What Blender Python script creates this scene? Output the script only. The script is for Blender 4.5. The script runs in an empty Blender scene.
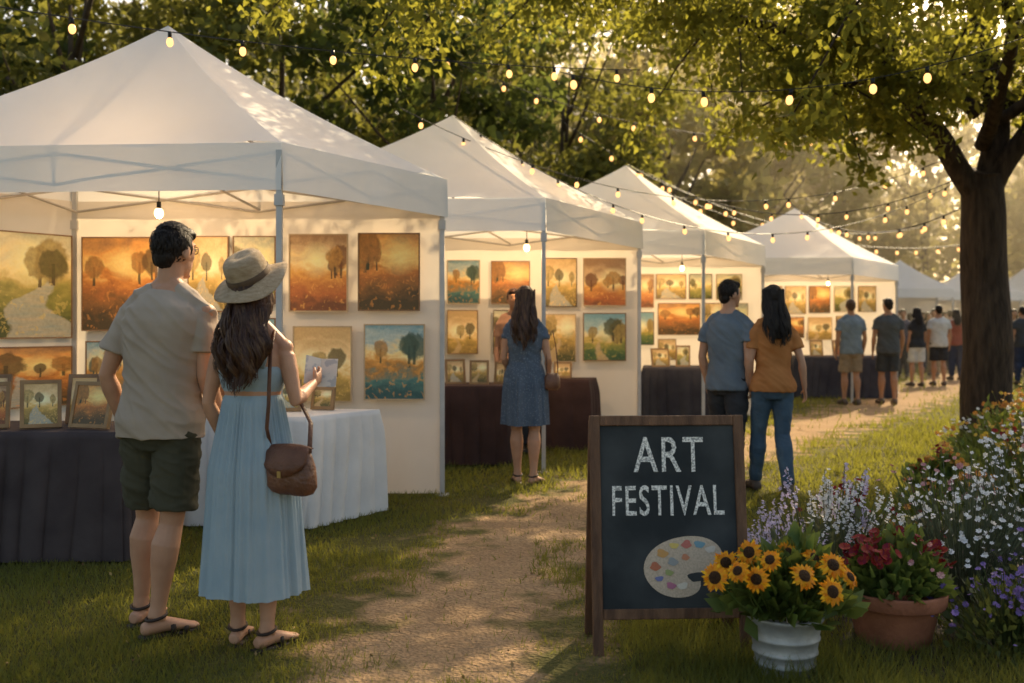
import bpy, math, random, time
import numpy as np
from mathutils import Vector, Matrix, noise
T0=time.time()
random.seed(7); rng=np.random.default_rng(7)
R=math.radians
scene=bpy.context.scene; COL=scene.collection
CH=1.35; F=996.0
def at(px,py,Y): return Vector(((px-512)/F*Y, Y, CH+(324-py)/F*Y))
V=Vector
# ---------------------------------------------------------------- materials
def newmat(name):
    m=bpy.data.materials.new(name); m.use_nodes=True; nt=m.node_tree; nt.nodes.clear(); return m,nt,nt.nodes,nt.links
def N(nd,t,**k):
    n=nd.new(t)
    for a,b in k.items(): setattr(n,a,b)
    return n
def mixc(nd,lk,fac,a,b,mode='MIX'):
    n=nd.new('ShaderNodeMix'); n.data_type='RGBA'; n.blend_type=mode
    for sock,v in((n.inputs[0],fac),(n.inputs[6],a),(n.inputs[7],b)):
        if hasattr(v,'links'): lk.new(v,sock)
        else: sock.default_value = v if not isinstance(v,tuple) else (v+(1,) if len(v)==3 else v)
    return n.outputs[2]
def math_(nd,lk,op,a,b=None,clamp=False,c=None):
    n=nd.new('ShaderNodeMath'); n.operation=op; n.use_clamp=clamp
    for i,v in enumerate((a,b,c)):
        if v is None: continue
        if hasattr(v,'links'): lk.new(v,n.inputs[i])
        else: n.inputs[i].default_value=v
    return n.outputs[0]
def surf(name,c1,c2=None,scale=8,rough=.75,bump=0,bscale=60,transl=0,tcol=None,metal=0,island=0,stretch=(1,1,1),emit=None,spec=.3,detail=5,lo=.33,hi=.67):
    m,nt,nd,lk=newmat(name)
    out=N(nd,'ShaderNodeOutputMaterial'); p=N(nd,'ShaderNodeBsdfPrincipled')
    tc=N(nd,'ShaderNodeTexCoord'); mp=N(nd,'ShaderNodeMapping'); mp.inputs['Scale'].default_value=stretch
    lk.new(tc.outputs['Object'],mp.inputs[0])
    nz=N(nd,'ShaderNodeTexNoise'); nz.inputs['Scale'].default_value=scale; nz.inputs['Detail'].default_value=detail
    lk.new(mp.outputs[0],nz.inputs['Vector'])
    if c2 is None: c2=tuple(x*.75 for x in c1)
    r=N(nd,'ShaderNodeMapRange'); r.inputs[1].default_value=lo; r.inputs[2].default_value=hi; lk.new(nz.outputs[0],r.inputs[0])
    c=mixc(nd,lk,r.outputs[0],c1,c2)
    if island:
        g=N(nd,'ShaderNodeNewGeometry')
        v=math_(nd,lk,'MULTIPLY_ADD',g.outputs['Random Per Island'],island*2,c=1-island)
        h=N(nd,'ShaderNodeHueSaturation'); lk.new(c,h.inputs['Color']); lk.new(v,h.inputs['Value'])
        hh=math_(nd,lk,'MULTIPLY_ADD',g.outputs['Random Per Island'],.04,c=.48)
        lk.new(hh,h.inputs['Hue']); c=h.outputs[0]
    lk.new(c,p.inputs['Base Color']); p.inputs['Roughness'].default_value=rough; p.inputs['Metallic'].default_value=metal
    p.inputs['Specular IOR Level'].default_value=spec
    if emit: p.inputs['Emission Color'].default_value=emit[0]+(1,); p.inputs['Emission Strength'].default_value=emit[1]
    if bump:
        nb=N(nd,'ShaderNodeTexNoise'); nb.inputs['Scale'].default_value=bscale; nb.inputs['Detail'].default_value=4
        lk.new(mp.outputs[0],nb.inputs['Vector'])
        b=N(nd,'ShaderNodeBump'); b.inputs['Strength'].default_value=min(1,bump); b.inputs['Distance'].default_value=.01*max(1,bump)
        lk.new(nb.outputs[0],b.inputs['Height']); lk.new(b.outputs[0],p.inputs['Normal'])
    if transl:
        t=N(nd,'ShaderNodeBsdfTranslucent')
        if tcol: 
            tt=mixc(nd,lk,.85,c,tcol); lk.new(tt,t.inputs[0])
        else: lk.new(c,t.inputs[0])
        mx=N(nd,'ShaderNodeMixShader'); mx.inputs[0].default_value=transl
        lk.new(p.outputs[0],mx.inputs[1]); lk.new(t.outputs[0],mx.inputs[2]); lk.new(mx.outputs[0],out.inputs[0])
    else: lk.new(p.outputs[0],out.inputs[0])
    return m
# ---------------------------------------------------------------- mesh builder
class MB:
    def __init__(s): s.v=[]; s.f=[]; s.m=[]
    def add(s,vs,fs,mi=0):
        o=len(s.v); s.v+= [tuple(x) for x in vs]; s.f+=[tuple(i+o for i in f) for f in fs]; s.m+=[mi]*len(fs)
    def box(s,c,d,rot=None,mi=0):
        c=V(c); vs=[]
        for x in(-.5,.5):
            for y in(-.5,.5):
                for z in(-.5,.5):
                    p=V((x*d[0],y*d[1],z*d[2]))
                    if rot: p=rot@p
                    vs.append(c+p)
        s.add(vs,[(0,1,3,2),(4,6,7,5),(0,4,5,1),(2,3,7,6),(0,2,6,4),(1,5,7,3)],mi)
    def rings(s,rs,cap=True,mi=0):
        n=len(rs[0]); vs=[p for r in rs for p in r]; fs=[]
        for i in range(len(rs)-1):
            for j in range(n):
                k=(j+1)%n; fs.append((i*n+j,i*n+k,(i+1)*n+k,(i+1)*n+j))
        if cap: fs.append(tuple(range(n))[::-1]); fs.append(tuple((len(rs)-1)*n+j for j in range(n)))
        s.add(vs,fs,mi)
    def tube(s,pts,rad,n=12,cap=True,mi=0,ref=(0,1,0)):
        pts=[V(p) for p in pts]; rs=[]; prev=None
        for i,p in enumerate(pts):
            d=(pts[min(i+1,len(pts)-1)]-pts[max(i-1,0)])
            if d.length<1e-9: d=V((0,0,1))
            d.normalize()
            if prev is None:
                u=V(ref)-d*V(ref).dot(d)
                if u.length<.1: u=V((1,0,0))-d*d.x
                u.normalize()
            else:
                u=prev-d*prev.dot(d); u.normalize()
            prev=u; w=d.cross(u); r=rad[i] if isinstance(rad,(list,tuple)) else rad
            ru,rw=(r if isinstance(r,(list,tuple)) else (r,r))
            rs.append([p+u*ru*math.cos(2*math.pi*j/n)+w*rw*math.sin(2*math.pi*j/n) for j in range(n)])
        s.rings(rs,cap,mi)
    def ribbon(s,pts,w,out):
        vs=[]; m=len(pts)
        for i,p in enumerate(pts):
            d=pts[min(i+1,m-1)]-pts[max(i-1,0)]; sd=d.cross(out)
            if sd.length<1e-9: sd=V((1,0,0))
            sd=sd.normalized()*w*(1-.8*(i/(m-1))**2); vs+=[p-sd,p+sd]
        s.add(vs,[(2*i,2*i+1,2*i+3,2*i+2) for i in range(m-1)])
    def ell(s,c,r,nu=14,nv=9,rot=None,mi=0):
        c=V(c); vs=[]; fs=[]
        for i in range(nv+1):
            a=math.pi*i/nv
            for j in range(nu):
                b=2*math.pi*j/nu
                p=V((r[0]*math.sin(a)*math.cos(b),r[1]*math.sin(a)*math.sin(b),r[2]*math.cos(a)))
                if rot: p=rot@p
                vs.append(c+p)
        for i in range(nv):
            for j in range(nu):
                k=(j+1)%nu; fs.append((i*nu+j,(i+1)*nu+j,(i+1)*nu+k,i*nu+k))
        s.add(vs,fs,mi)
    def lathe(s,prof,n=32,c=(0,0,0),mi=0,cap=False):
        c=V(c); s.rings([[c+V((r*math.cos(2*math.pi*j/n),r*math.sin(2*math.pi*j/n),z)) for j in range(n)] for r,z in prof],cap,mi)
    def xf(s,M,start=0):
        for i in range(start,len(s.v)): s.v[i]=tuple(M@V(s.v[i]))
    def mesh(s,name,mats,smooth=False):
        me=bpy.data.meshes.new(name); me.from_pydata(s.v,[],s.f)
        for m in (mats if isinstance(mats,(list,tuple)) else [mats]): me.materials.append(m)
        me.polygons.foreach_set('material_index',s.m)
        if smooth: me.polygons.foreach_set('use_smooth',[True]*len(me.polygons))
        me.update(); return me
def link(name,me,parent=None,loc=None,rot=None,kind=None):
    o=bpy.data.objects.new(name,me); COL.objects.link(o)
    if parent: o.parent=parent
    if loc is not None: o.location=loc
    if rot is not None: o.rotation_euler=rot
    if kind: o['kind']=kind
    return o
def thing(name,label,cat,loc=(0,0,0),rot=(0,0,0),group=None,me=None,kind=None):
    o=bpy.data.objects.new(name,me); COL.objects.link(o); o.location=loc; o.rotation_euler=rot
    o['label']=label; o['category']=cat
    if group:o['group']=group
    if kind:o['kind']=kind
    if me is None: o.empty_display_size=.2
    return o
def quick(name,verts,quads,mat,smooth=False):
    me=bpy.data.meshes.new(name); n=len(verts); m=len(quads); k=quads.shape[1]
    me.vertices.add(n); me.vertices.foreach_set('co',np.asarray(verts,dtype=np.float32).ravel())
    me.loops.add(m*k); me.loops.foreach_set('vertex_index',quads.astype(np.int32).ravel())
    me.polygons.add(m); me.polygons.foreach_set('loop_start',np.arange(0,m*k,k,dtype=np.int32))
    me.polygons.foreach_set('loop_total',np.full(m,k,dtype=np.int32))
    me.update(calc_edges=True); me.materials.append(mat)
    return me
def leaf_arrays(P,L,Wd,droop=.0,up=None):
    n=len(P)
    d=rng.normal(size=(n,3)); d[:,2]-=droop
    if up is not None: d=d*.5+up
    d/=np.linalg.norm(d,axis=1)[:,None]
    q=rng.normal(size=(n,3)); s=np.cross(d,q); s/=np.linalg.norm(s,axis=1)[:,None]
    L=(L*rng.uniform(.6,1.3,n))[:,None]; W=L*Wd
    nn=np.cross(d,s)
    v=np.stack([P,P+d*L*.45+s*W*.5+nn*L*.08,P+d*L,P+d*L*.45-s*W*.5+nn*L*.08],1).reshape(-1,3)
    f=np.arange(n*4).reshape(n,4)
    return v,f
def leaf_mesh(name,P,L,Wd,mat,droop=0,up=None):
    v,f=leaf_arrays(P,L,Wd,droop,up); return quick(name,v,f,mat)
def remesh(mb,name,mats,vox,smooth=3,sf=.5,post=None):
    me=mb.mesh('tmp',mats); ob=bpy.data.objects.new('tmp',me); COL.objects.link(ob)
    m=ob.modifiers.new('r','REMESH'); m.mode='VOXEL'; m.voxel_size=vox; m.use_smooth_shade=True
    if smooth:
        q=ob.modifiers.new('s','SMOOTH'); q.iterations=smooth; q.factor=sf
    dg=bpy.context.evaluated_depsgraph_get(); ev=ob.evaluated_get(dg)
    out=bpy.data.meshes.new_from_object(ev); out.name=name
    bpy.data.objects.remove(ob); bpy.data.meshes.remove(me)
    out.materials.clear()
    for mm in (mats if isinstance(mats,(list,tuple)) else [mats]): out.materials.append(mm)
    n=len(out.vertices); co=np.empty(n*3,dtype=np.float32); out.vertices.foreach_get('co',co); co=co.reshape(-1,3)
    if post:
        no=np.empty(n*3,dtype=np.float32); out.vertices.foreach_get('normal',no); no=no.reshape(-1,3)
        co2=post(co,no); out.vertices.foreach_set('co',co2.astype(np.float32).ravel())
    out.polygons.foreach_set('use_smooth',[True]*len(out.polygons)); out.polygons.foreach_set('material_index',[0]*len(out.polygons))
    out.update(); return out
def wrinkle(amp,fx=5,fz=8,ph=0):
    def f(co,no):
        o=co.copy()
        for i in range(len(co)):
            x,y,z=co[i]
            q=V((x*fx+ph+z*3,y*fx,z*fz+x*5)); a=noise.noise(q)*1.3
            b=1-abs(noise.noise(q*1.9+V((3,1,7))))*3
            o[i]+=no[i]*amp*(a+.5*max(b,-.3))
        return o
    return f
# ================================================================= MATERIALS
M_canopy=surf('white_canvas',(.90,.90,.89),(.84,.84,.83),scale=2.5,rough=.8,bump=.6,bscale=4,transl=.46,tcol=(.92,.93,.93))
M_val=surf('white_canvas_valance',(.88,.88,.87),(.82,.82,.81),scale=2.5,rough=.8,bump=.4,bscale=6,transl=.18,tcol=(.9,.87,.8))
M_wall=surf('white_wall_fabric',(.80,.77,.72),(.72,.69,.64),scale=2,rough=.85,bump=.3,bscale=6,transl=.3,tcol=(.9,.75,.55))
M_metal=surf('grey_metal',(.50,.50,.50),(.42,.42,.43),metal=.3,rough=.45)
M_truss=surf('truss_metal',(.45,.41,.36),metal=.2,rough=.5)
M_bark=surf('bark',(.075,.05,.034),(.03,.02,.014),scale=6,rough=.95,bump=3,bscale=14,stretch=(3,3,.6))
M_barkfar=surf('bark_far',(.10,.075,.05),(.06,.042,.03),scale=5,rough=.95)
M_wood=surf('dark_wood',(.19,.10,.055),(.09,.045,.026),scale=5,rough=.6,bump=.6,bscale=30,stretch=(6,6,.8))
M_frame=surf('frame_wood',(.30,.18,.09),(.18,.10,.05),scale=9,rough=.5)
M_framegold=surf('frame_gold_wood',(.36,.22,.10),(.24,.14,.06),scale=9,rough=.45)
M_framepale=surf('frame_pale_wood',(.55,.42,.27),(.45,.33,.2),scale=9,rough=.5)
M_framedark=surf('frame_dark',(.14,.08,.045),(.07,.04,.026),scale=9,rough=.5)
M_slate=surf('chalkboard',(.024,.029,.032),(.088,.095,.098),scale=2.6,rough=.85,detail=11,lo=.40,hi=.78)
M_board2=surf('board_back',(.06,.04,.03))
M_black=surf('black_plastic',(.012,.012,.012),rough=.4)
M_bulb=surf('lit_bulb',(.9,.5,.2),rough=.3,emit=((1,.50,.16),2.2))
M_bulbin=surf('lit_tent_bulb',(1,.8,.5),rough=.3,emit=((1,.68,.32),6))
M_cloth_dark=surf('dark_tablecloth',(.042,.032,.034),(.07,.055,.056),scale=4,rough=.9,bump=.4,bscale=20)
M_cloth_maroon=surf('maroon_tablecloth',(.065,.034,.030),(.042,.022,.02),scale=4,rough=.9,bump=.4,bscale=20)
M_cloth_grey=surf('grey_tablecloth',(.06,.055,.065),(.035,.033,.045),scale=4,rough=.9)
M_cloth_white=surf('white_tablecloth',(.74,.72,.70),(.64,.62,.60),scale=4,rough=.9,bump=.5,bscale=12)
M_skin=surf('skin',(.52,.29,.185),(.44,.23,.14),scale=10,rough=.5,bump=.15,bscale=150)
M_skin2=surf('skin_tan',(.42,.22,.13),(.36,.18,.10),scale=14,rough=.5)
M_hairblack=surf('black_hair',(.012,.009,.008),(.022,.015,.011),scale=60,rough=.55,bump=.6,bscale=90,stretch=(1,1,.15),spec=.2,island=.5)
M_hairbrown=surf('brown_hair',(.040,.017,.010),(.080,.036,.018),scale=50,rough=.5,bump=.6,bscale=90,stretch=(1,1,.15),spec=.3,island=.55)
M_eye=surf('eye',(.03,.02,.015),rough=.2)
def painting_mat(seed,cols,dark=(.03,.022,.012),kind=0):
    m,nt,nd,lk=newmat('painted_canvas_%d'%seed); rs=random.Random(seed*11+3)
    cols=[tuple(min(1,q*1.12) for q in c) for c in cols]
    out=N(nd,'ShaderNodeOutputMaterial'); p=N(nd,'ShaderNodeBsdfPrincipled'); lk.new(p.outputs[0],out.inputs[0])
    tc=N(nd,'ShaderNodeTexCoord'); sp=N(nd,'ShaderNodeSeparateXYZ'); lk.new(tc.outputs['Generated'],sp.inputs[0])
    X_,Z_=sp.outputs[0],sp.outputs[2]
    def nz(sc,det=4,w=0,dist=0,st=None):
        n=N(nd,'ShaderNodeTexNoise'); n.noise_dimensions='4D'; n.inputs['Scale'].default_value=sc; n.inputs['Detail'].default_value=det
        n.inputs['W'].default_value=seed*3.7+w; n.inputs['Distortion'].default_value=dist
        if st:
            mp=N(nd,'ShaderNodeMapping'); mp.inputs['Scale'].default_value=st; lk.new(tc.outputs['Generated'],mp.inputs[0]); lk.new(mp.outputs[0],n.inputs['Vector'])
        else: lk.new(tc.outputs['Generated'],n.inputs['Vector'])
        return n.outputs[0]
    hz=rs.uniform(-.13,.10)
    v=math_(nd,lk,'ADD',Z_,math_(nd,lk,'MULTIPLY_ADD',nz(rs.uniform(2.4,4),8,0,.9,(1,1,2)),.62,c=-.31+hz))
    cr=N(nd,'ShaderNodeValToRGB'); lk.new(v,cr.inputs[0]); el=cr.color_ramp.elements
    pos=[0,.20,.36,.46,.58,.74,.97]
    el[0].position=0; el[1].position=.97
    for q in pos[1:-1]: el.new(q)
    for e,c in zip(el,cols): e.color=c+(1,)
    c=cr.outputs[0]
    dx=math_(nd,lk,'SUBTRACT',X_,rs.uniform(.2,.8)); dz=math_(nd,lk,'MULTIPLY',math_(nd,lk,'SUBTRACT',Z_,.62-hz),1.3)
    dd=math_(nd,lk,'SQRT',math_(nd,lk,'ADD',math_(nd,lk,'MULTIPLY',dx,dx),math_(nd,lk,'MULTIPLY',dz,dz)))
    gl=math_(nd,lk,'SUBTRACT',1,math_(nd,lk,'MULTIPLY',dd,rs.uniform(2.6,3.8)),True)
    c=mixc(nd,lk,math_(nd,lk,'MULTIPLY',gl,.85),c,tuple(min(1,q*1.15+.1) for q in cols[4]))
    ho=.47-hz
    if kind in(1,2):
        sn=math_(nd,lk,'SINE',math_(nd,lk,'MULTIPLY_ADD',Z_,rs.uniform(7,13),c=seed*1.7))
        cx=math_(nd,lk,'MULTIPLY_ADD',sn,rs.uniform(.05,.14),c=rs.uniform(.25,.75))
        pd=math_(nd,lk,'ABSOLUTE',math_(nd,lk,'SUBTRACT',X_,cx))
        wd=math_(nd,lk,'MULTIPLY',math_(nd,lk,'SUBTRACT',ho,Z_),.34 if kind==1 else .8)
        tr=N(nd,'ShaderNodeMapRange'); tr.inputs[1].default_value=-.02; tr.inputs[2].default_value=.02
        lk.new(math_(nd,lk,'ADD',math_(nd,lk,'SUBTRACT',wd,pd),math_(nd,lk,'MULTIPLY_ADD',nz(12,5,4),.16,c=-.08)),tr.inputs[0])
        wc=(.66,.46,.22) if kind==1 else mixc(nd,lk,nz(5,5,7,0,(.6,1,5)),(.22,.36,.40),(.80,.60,.34))
        c=mixc(nd,lk,math_(nd,lk,'MULTIPLY',tr.outputs[0],.8),c,wc)
    # tree crowns: one to three rounded masses with ragged outlines plus their trunks
    jag=math_(nd,lk,'MULTIPLY_ADD',nz(9,8,9,.6),.30,c=-.15)
    for q in range(rs.randint(2,4)):
        tx=rs.choice((rs.uniform(.02,.3),rs.uniform(.7,.98),rs.uniform(.1,.9))); tr_=rs.uniform(.08,.23); tz=ho+tr_*.75+rs.uniform(.0,.10)
        ex=math_(nd,lk,'DIVIDE',math_(nd,lk,'SUBTRACT',X_,tx),tr_); ez=math_(nd,lk,'DIVIDE',math_(nd,lk,'SUBTRACT',Z_,tz),tr_*rs.uniform(.8,1.3))
        er=math_(nd,lk,'ADD',math_(nd,lk,'SQRT',math_(nd,lk,'ADD',math_(nd,lk,'MULTIPLY',ex,ex),math_(nd,lk,'MULTIPLY',ez,ez))),math_(nd,lk,'MULTIPLY',jag,3.2))
        tm=N(nd,'ShaderNodeMapRange'); tm.inputs[1].default_value=1.08; tm.inputs[2].default_value=.88; lk.new(er,tm.inputs[0])
        trk=math_(nd,lk,'MULTIPLY',math_(nd,lk,'LESS_THAN',math_(nd,lk,'ABSOLUTE',math_(nd,lk,'ADD',math_(nd,lk,'SUBTRACT',X_,tx),math_(nd,lk,'MULTIPLY',jag,.12))),tr_*.10+.004),math_(nd,lk,'MULTIPLY',math_(nd,lk,'LESS_THAN',Z_,tz),math_(nd,lk,'GREATER_THAN',Z_,ho-rs.uniform(.02,.10))))
        warm=rs.random()<.45
        tcol=mixc(nd,lk,nz(15,5,2+q),dark,tuple(z*(1.0 if warm else .6) for z in (cols[3] if warm else cols[1])))
        c=mixc(nd,lk,math_(nd,lk,'MULTIPLY',trk,.85),c,dark); c=mixc(nd,lk,math_(nd,lk,'MULTIPLY',tm.outputs[0],.85),c,tcol)
    fd=math_(nd,lk,'MULTIPLY',math_(nd,lk,'GREATER_THAN',nz(11,4,6,1.2),.60),math_(nd,lk,'LESS_THAN',Z_,ho-.05)); c=mixc(nd,lk,math_(nd,lk,'MULTIPLY',fd,.45),c,tuple(min(1,q*1.2) for q in cols[3]))
    d=nz(34,3,3); c=mixc(nd,lk,.3,c,d,'OVERLAY')
    lk.new(c,p.inputs['Base Color']); p.inputs['Roughness'].default_value=.45
    bp=N(nd,'ShaderNodeBump'); bp.inputs['Strength'].default_value=.4; bp.inputs['Distance'].default_value=.004; lk.new(d,bp.inputs['Height']); lk.new(bp.outputs[0],p.inputs['Normal'])
    return m
PAL=[
 [(.08,.05,.015),(.26,.11,.025),(.44,.15,.03),(.64,.25,.045),(.95,.56,.16),(.76,.36,.09),(.36,.18,.07)],
 [(.07,.08,.02),(.22,.21,.04),(.36,.30,.07),(.56,.42,.12),(.88,.70,.32),(.68,.60,.36),(.42,.42,.30)],
 [(.03,.09,.09),(.08,.19,.16),(.42,.20,.045),(.68,.31,.06),(.92,.66,.28),(.44,.50,.45),(.16,.31,.36)],
 [(.17,.06,.02),(.44,.13,.03),(.60,.24,.05),(.76,.38,.08),(.92,.66,.30),(.62,.42,.22),(.34,.20,.10)],
 [(.10,.09,.025),(.30,.20,.05),(.48,.31,.07),(.74,.48,.14),(.92,.74,.40),(.80,.58,.28),(.58,.38,.16)],
 [(.03,.08,.035),(.12,.17,.04),(.32,.28,.05),(.58,.40,.09),(.82,.68,.36),(.38,.50,.47),(.20,.36,.40)],
]
PM=[painting_mat(i+1,PAL[i%6],(.07,.04,.018) if i%2 else (.04,.05,.02),kind=(0,1,2,0,1,0,1,2,0)[(i*4+i//5)%9]) for i in range(18)]
# ================================================================= CAMERA, LIGHT
cam=bpy.data.cameras.new('camera'); co=bpy.data.objects.new('camera',cam); COL.objects.link(co)
co.location=(0,0,CH); co.rotation_euler=(R(90),0,0); cam.lens=35.016; cam.sensor_width=36; cam.shift_y=-17.5/1024
cam.clip_end=1500; cam.clip_start=.1; cam.dof.use_dof=True; cam.dof.focus_distance=5.0; cam.dof.aperture_fstop=2.2
scene.camera=co
w=bpy.data.worlds.new('World'); scene.world=w; w.use_nodes=True; nt=w.node_tree
bg=nt.nodes['Background']; sky=nt.nodes.new('ShaderNodeTexSky'); sky.sky_type='NISHITA'; sky.sun_disc=False
SAZ=R(27); SEL=R(36)
sky.sun_elevation=SEL; sky.sun_rotation=SAZ; sky.air_density=1.2; sky.dust_density=3.2; sky.ozone_density=.5
tint=mixc(nt.nodes,nt.links,1.0,sky.outputs[0],(1.0,.90,.78),'MULTIPLY')
nt.links.new(tint,bg.inputs[0]); bg.inputs[1].default_value=.26
sd=bpy.data.lights.new('sun','SUN'); sd.energy=9.5; sd.angle=R(.6); sd.color=(1,.77,.46)
so=bpy.data.objects.new('sun',sd); COL.objects.link(so)
sdir=V((math.sin(SAZ)*math.cos(SEL),math.cos(SAZ)*math.cos(SEL),math.sin(SEL)))
so.rotation_euler=sdir.to_track_quat('Z','Y').to_euler(); so.location=(10,20,20)
scene.view_settings.view_transform='Standard'; scene.view_settings.look='None'; scene.view_settings.exposure=0
# ================================================================= GROUND + PATH
def ground_mat():
    m,nt,nd,lk=newmat('lawn')
    out=N(nd,'ShaderNodeOutputMaterial'); p=N(nd,'ShaderNodeBsdfPrincipled'); lk.new(p.outputs[0],out.inputs[0])
    tc=N(nd,'ShaderNodeTexCoord')
    a=N(nd,'ShaderNodeTexNoise'); a.inputs['Scale'].default_value=.9; a.inputs['Detail'].default_value=8; lk.new(tc.outputs['Object'],a.inputs['Vector'])
    b=N(nd,'ShaderNodeTexNoise'); b.inputs['Scale'].default_value=45; b.inputs['Detail'].default_value=6; lk.new(tc.outputs['Object'],b.inputs['Vector'])
    c=mixc(nd,lk,a.outputs[0],(.034,.040,.012),(.11,.10,.03)); c=mixc(nd,lk,.6,c,b.outputs[0],'OVERLAY')
    lk.new(c,p.inputs['Base Color']); p.inputs['Roughness'].default_value=.95; p.inputs['Specular IOR Level'].default_value=.1
    bp=N(nd,'ShaderNodeBump'); bp.inputs['Strength'].default_value=.8; bp.inputs['Distance'].default_value=.03; lk.new(b.outputs[0],bp.inputs['Height']); lk.new(bp.outputs[0],p.inputs['Normal'])
    return m
mb=MB(); mb.add([(-300,-20,0),(300,-20,0),(300,600,0),(-300,600,0)],[(0,1,2,3)])
g=link('ground',mb.mesh('ground',ground_mat()),kind='structure'); g['label']='green lawn stretching across the festival park'
PY=[2,3.75,4.87,6.86,9.2,14,17.7,22,40]; PX=[-.5,-.32,-.2,.25,1.55,4.6,7.0,9.6,20]; PW=[.6,.62,.68,.72,.85,1.1,1.2,1.4,2]
def pathc(y): return np.interp(y,PY,PX),np.interp(y,PY,PW)
def path_mat():
    m,nt,nd,lk=newmat('trodden_dirt')
    out=N(nd,'ShaderNodeOutputMaterial'); p=N(nd,'ShaderNodeBsdfPrincipled'); lk.new(p.outputs[0],out.inputs[0])
    tc=N(nd,'ShaderNodeTexCoord')
    def nz(s,d=6):
        a=N(nd,'ShaderNodeTexNoise'); a.inputs['Scale'].default_value=s; a.inputs['Detail'].default_value=d; lk.new(tc.outputs['Object'],a.inputs['Vector']); return a.outputs[0]
    c=mixc(nd,lk,nz(2.5),(.24,.15,.08),(.42,.29,.16)); c=mixc(nd,lk,.65,c,nz(60,5),'OVERLAY')
    at_=N(nd,'ShaderNodeAttribute'); at_.attribute_name='edge'
    e=math_(nd,lk,'ADD',at_.outputs['Fac'],math_(nd,lk,'MULTIPLY',math_(nd,lk,'SUBTRACT',nz(3.5,7),.5),2.6))
    r=N(nd,'ShaderNodeMapRange'); r.inputs[1].default_value=.45; r.inputs[2].default_value=.9; lk.new(e,r.inputs[0])
    gcol=mixc(nd,lk,nz(40),(.045,.05,.015),(.13,.115,.035))
    c=mixc(nd,lk,r.outputs[0],c,gcol)
    vo=N(nd,'ShaderNodeTexVoronoi'); vo.inputs['Scale'].default_value=55; lk.new(tc.outputs['Object'],vo.inputs['Vector'])
    lk.new(c,p.inputs['Base Color']); p.inputs['Roughness'].default_value=.95; p.inputs['Specular IOR Level'].default_value=.15
    h=math_(nd,lk,'ADD',nz(25,8),math_(nd,lk,'MULTIPLY',vo.outputs['Distance'],.5))
    bp=N(nd,'ShaderNodeBump'); bp.inputs['Strength'].default_value=.9; bp.inputs['Distance'].default_value=.03; lk.new(h,bp.inputs['Height']); lk.new(bp.outputs[0],p.inputs['Normal'])
    return m
ys=np.concatenate([np.arange(1.5,16,.12),np.arange(16,40,.5)]); NT=24; vs=[];ed=[]
for y in ys:
    c,wd=pathc(y)
    for i in range(NT+1):
        t=(i/NT*2-1)*1.55
        wob=1+.18*noise.noise(V((y*.9,3.1*(1 if t>0 else -1),0)))
        zz=.004+.006*(noise.noise(V((c+t*wd,y,1)))*.5+.5)
        vs.append((c+t*wd*wob,y,zz)); ed.append(abs(t))
fs=[(i*(NT+1)+j,i*(NT+1)+j+1,(i+1)*(NT+1)+j+1,(i+1)*(NT+1)+j) for i in range(len(ys)-1) for j in range(NT)]
me=bpy.data.meshes.new('path'); me.from_pydata(vs,[],fs); me.materials.append(path_mat())
a=me.attributes.new('edge','FLOAT','POINT'); a.data.foreach_set('value',ed); 
pth=link('path',me,kind='structure'); pth['label']='worn dirt path winding through the lawn'
M_grass=surf('grass_blade',(.055,.078,.016),(.13,.13,.032),scale=1.3,rough=.6,transl=.45,tcol=(.36,.35,.05),island=.35)
def scatter(n,y0,y1,xm):
    Y=y0*(y1/y0)**rng.random(n); X=rng.uniform(-1,1,n)*(.55*Y+xm); return X,Y
Xs=[];Ys=[]
for n,y0,y1,xm in((130000,3.1,7,.6),(80000,7,14,1),(40000,14,30,2)):
    X,Y=scatter(n,y0,y1,xm); Xs.append(X);Ys.append(Y)
X=np.concatenate(Xs);Y=np.concatenate(Ys)
c,wd=pathc(Y); t=np.abs(X-c)/wd
patch=np.array([noise.noise(V((x*2.2,y*2.2,0))) for x,y in zip(X,Y)])
keep=rng.random(len(X))<np.clip((t+patch*1.1-.45)*1.3,.03,1); X=X[keep];Y=Y[keep];pt=patch[keep]
n=len(X); h=rng.uniform(.018,.05,n)*(1+.6*np.clip(pt,-.5,1))*np.clip(Y/6,1,2.2)*np.where((X>.45)&(Y<4.6),2.2,1); ww=.0028*np.clip(Y/4,1,5)
ang=rng.uniform(0,2*math.pi,n); lean=rng.uniform(.1,.9,n)*h; la=rng.uniform(0,2*math.pi,n)
P=np.stack([X,Y,np.zeros(n)],1); s=np.stack([np.cos(ang),np.sin(ang),np.zeros(n)],1)*ww[:,None]
tip=P+np.stack([np.cos(la)*lean,np.sin(la)*lean,h],1)
vv=np.stack([P-s,P+s,tip],1).reshape(-1,3)
gr=link('grass',quick('grass',vv,np.arange(n*3).reshape(n,3),M_grass),kind='stuff'); gr['label']='short blades of lawn grass beside the dirt path'; gr['category']='grass'
n=420; X,Y=scatter(n,3.2,12,.2); P=np.stack([X,Y,np.full(n,.02)],1)
M_litter=surf('dry_leaf',(.36,.23,.09),(.24,.15,.06),island=.4)
lt=link('fallen_leaves',leaf_mesh('fallen_leaves',P,.022,.6,M_litter),kind='stuff'); lt['label']='dry fallen leaves scattered over lawn and path'; lt['category']='leaves'
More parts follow.
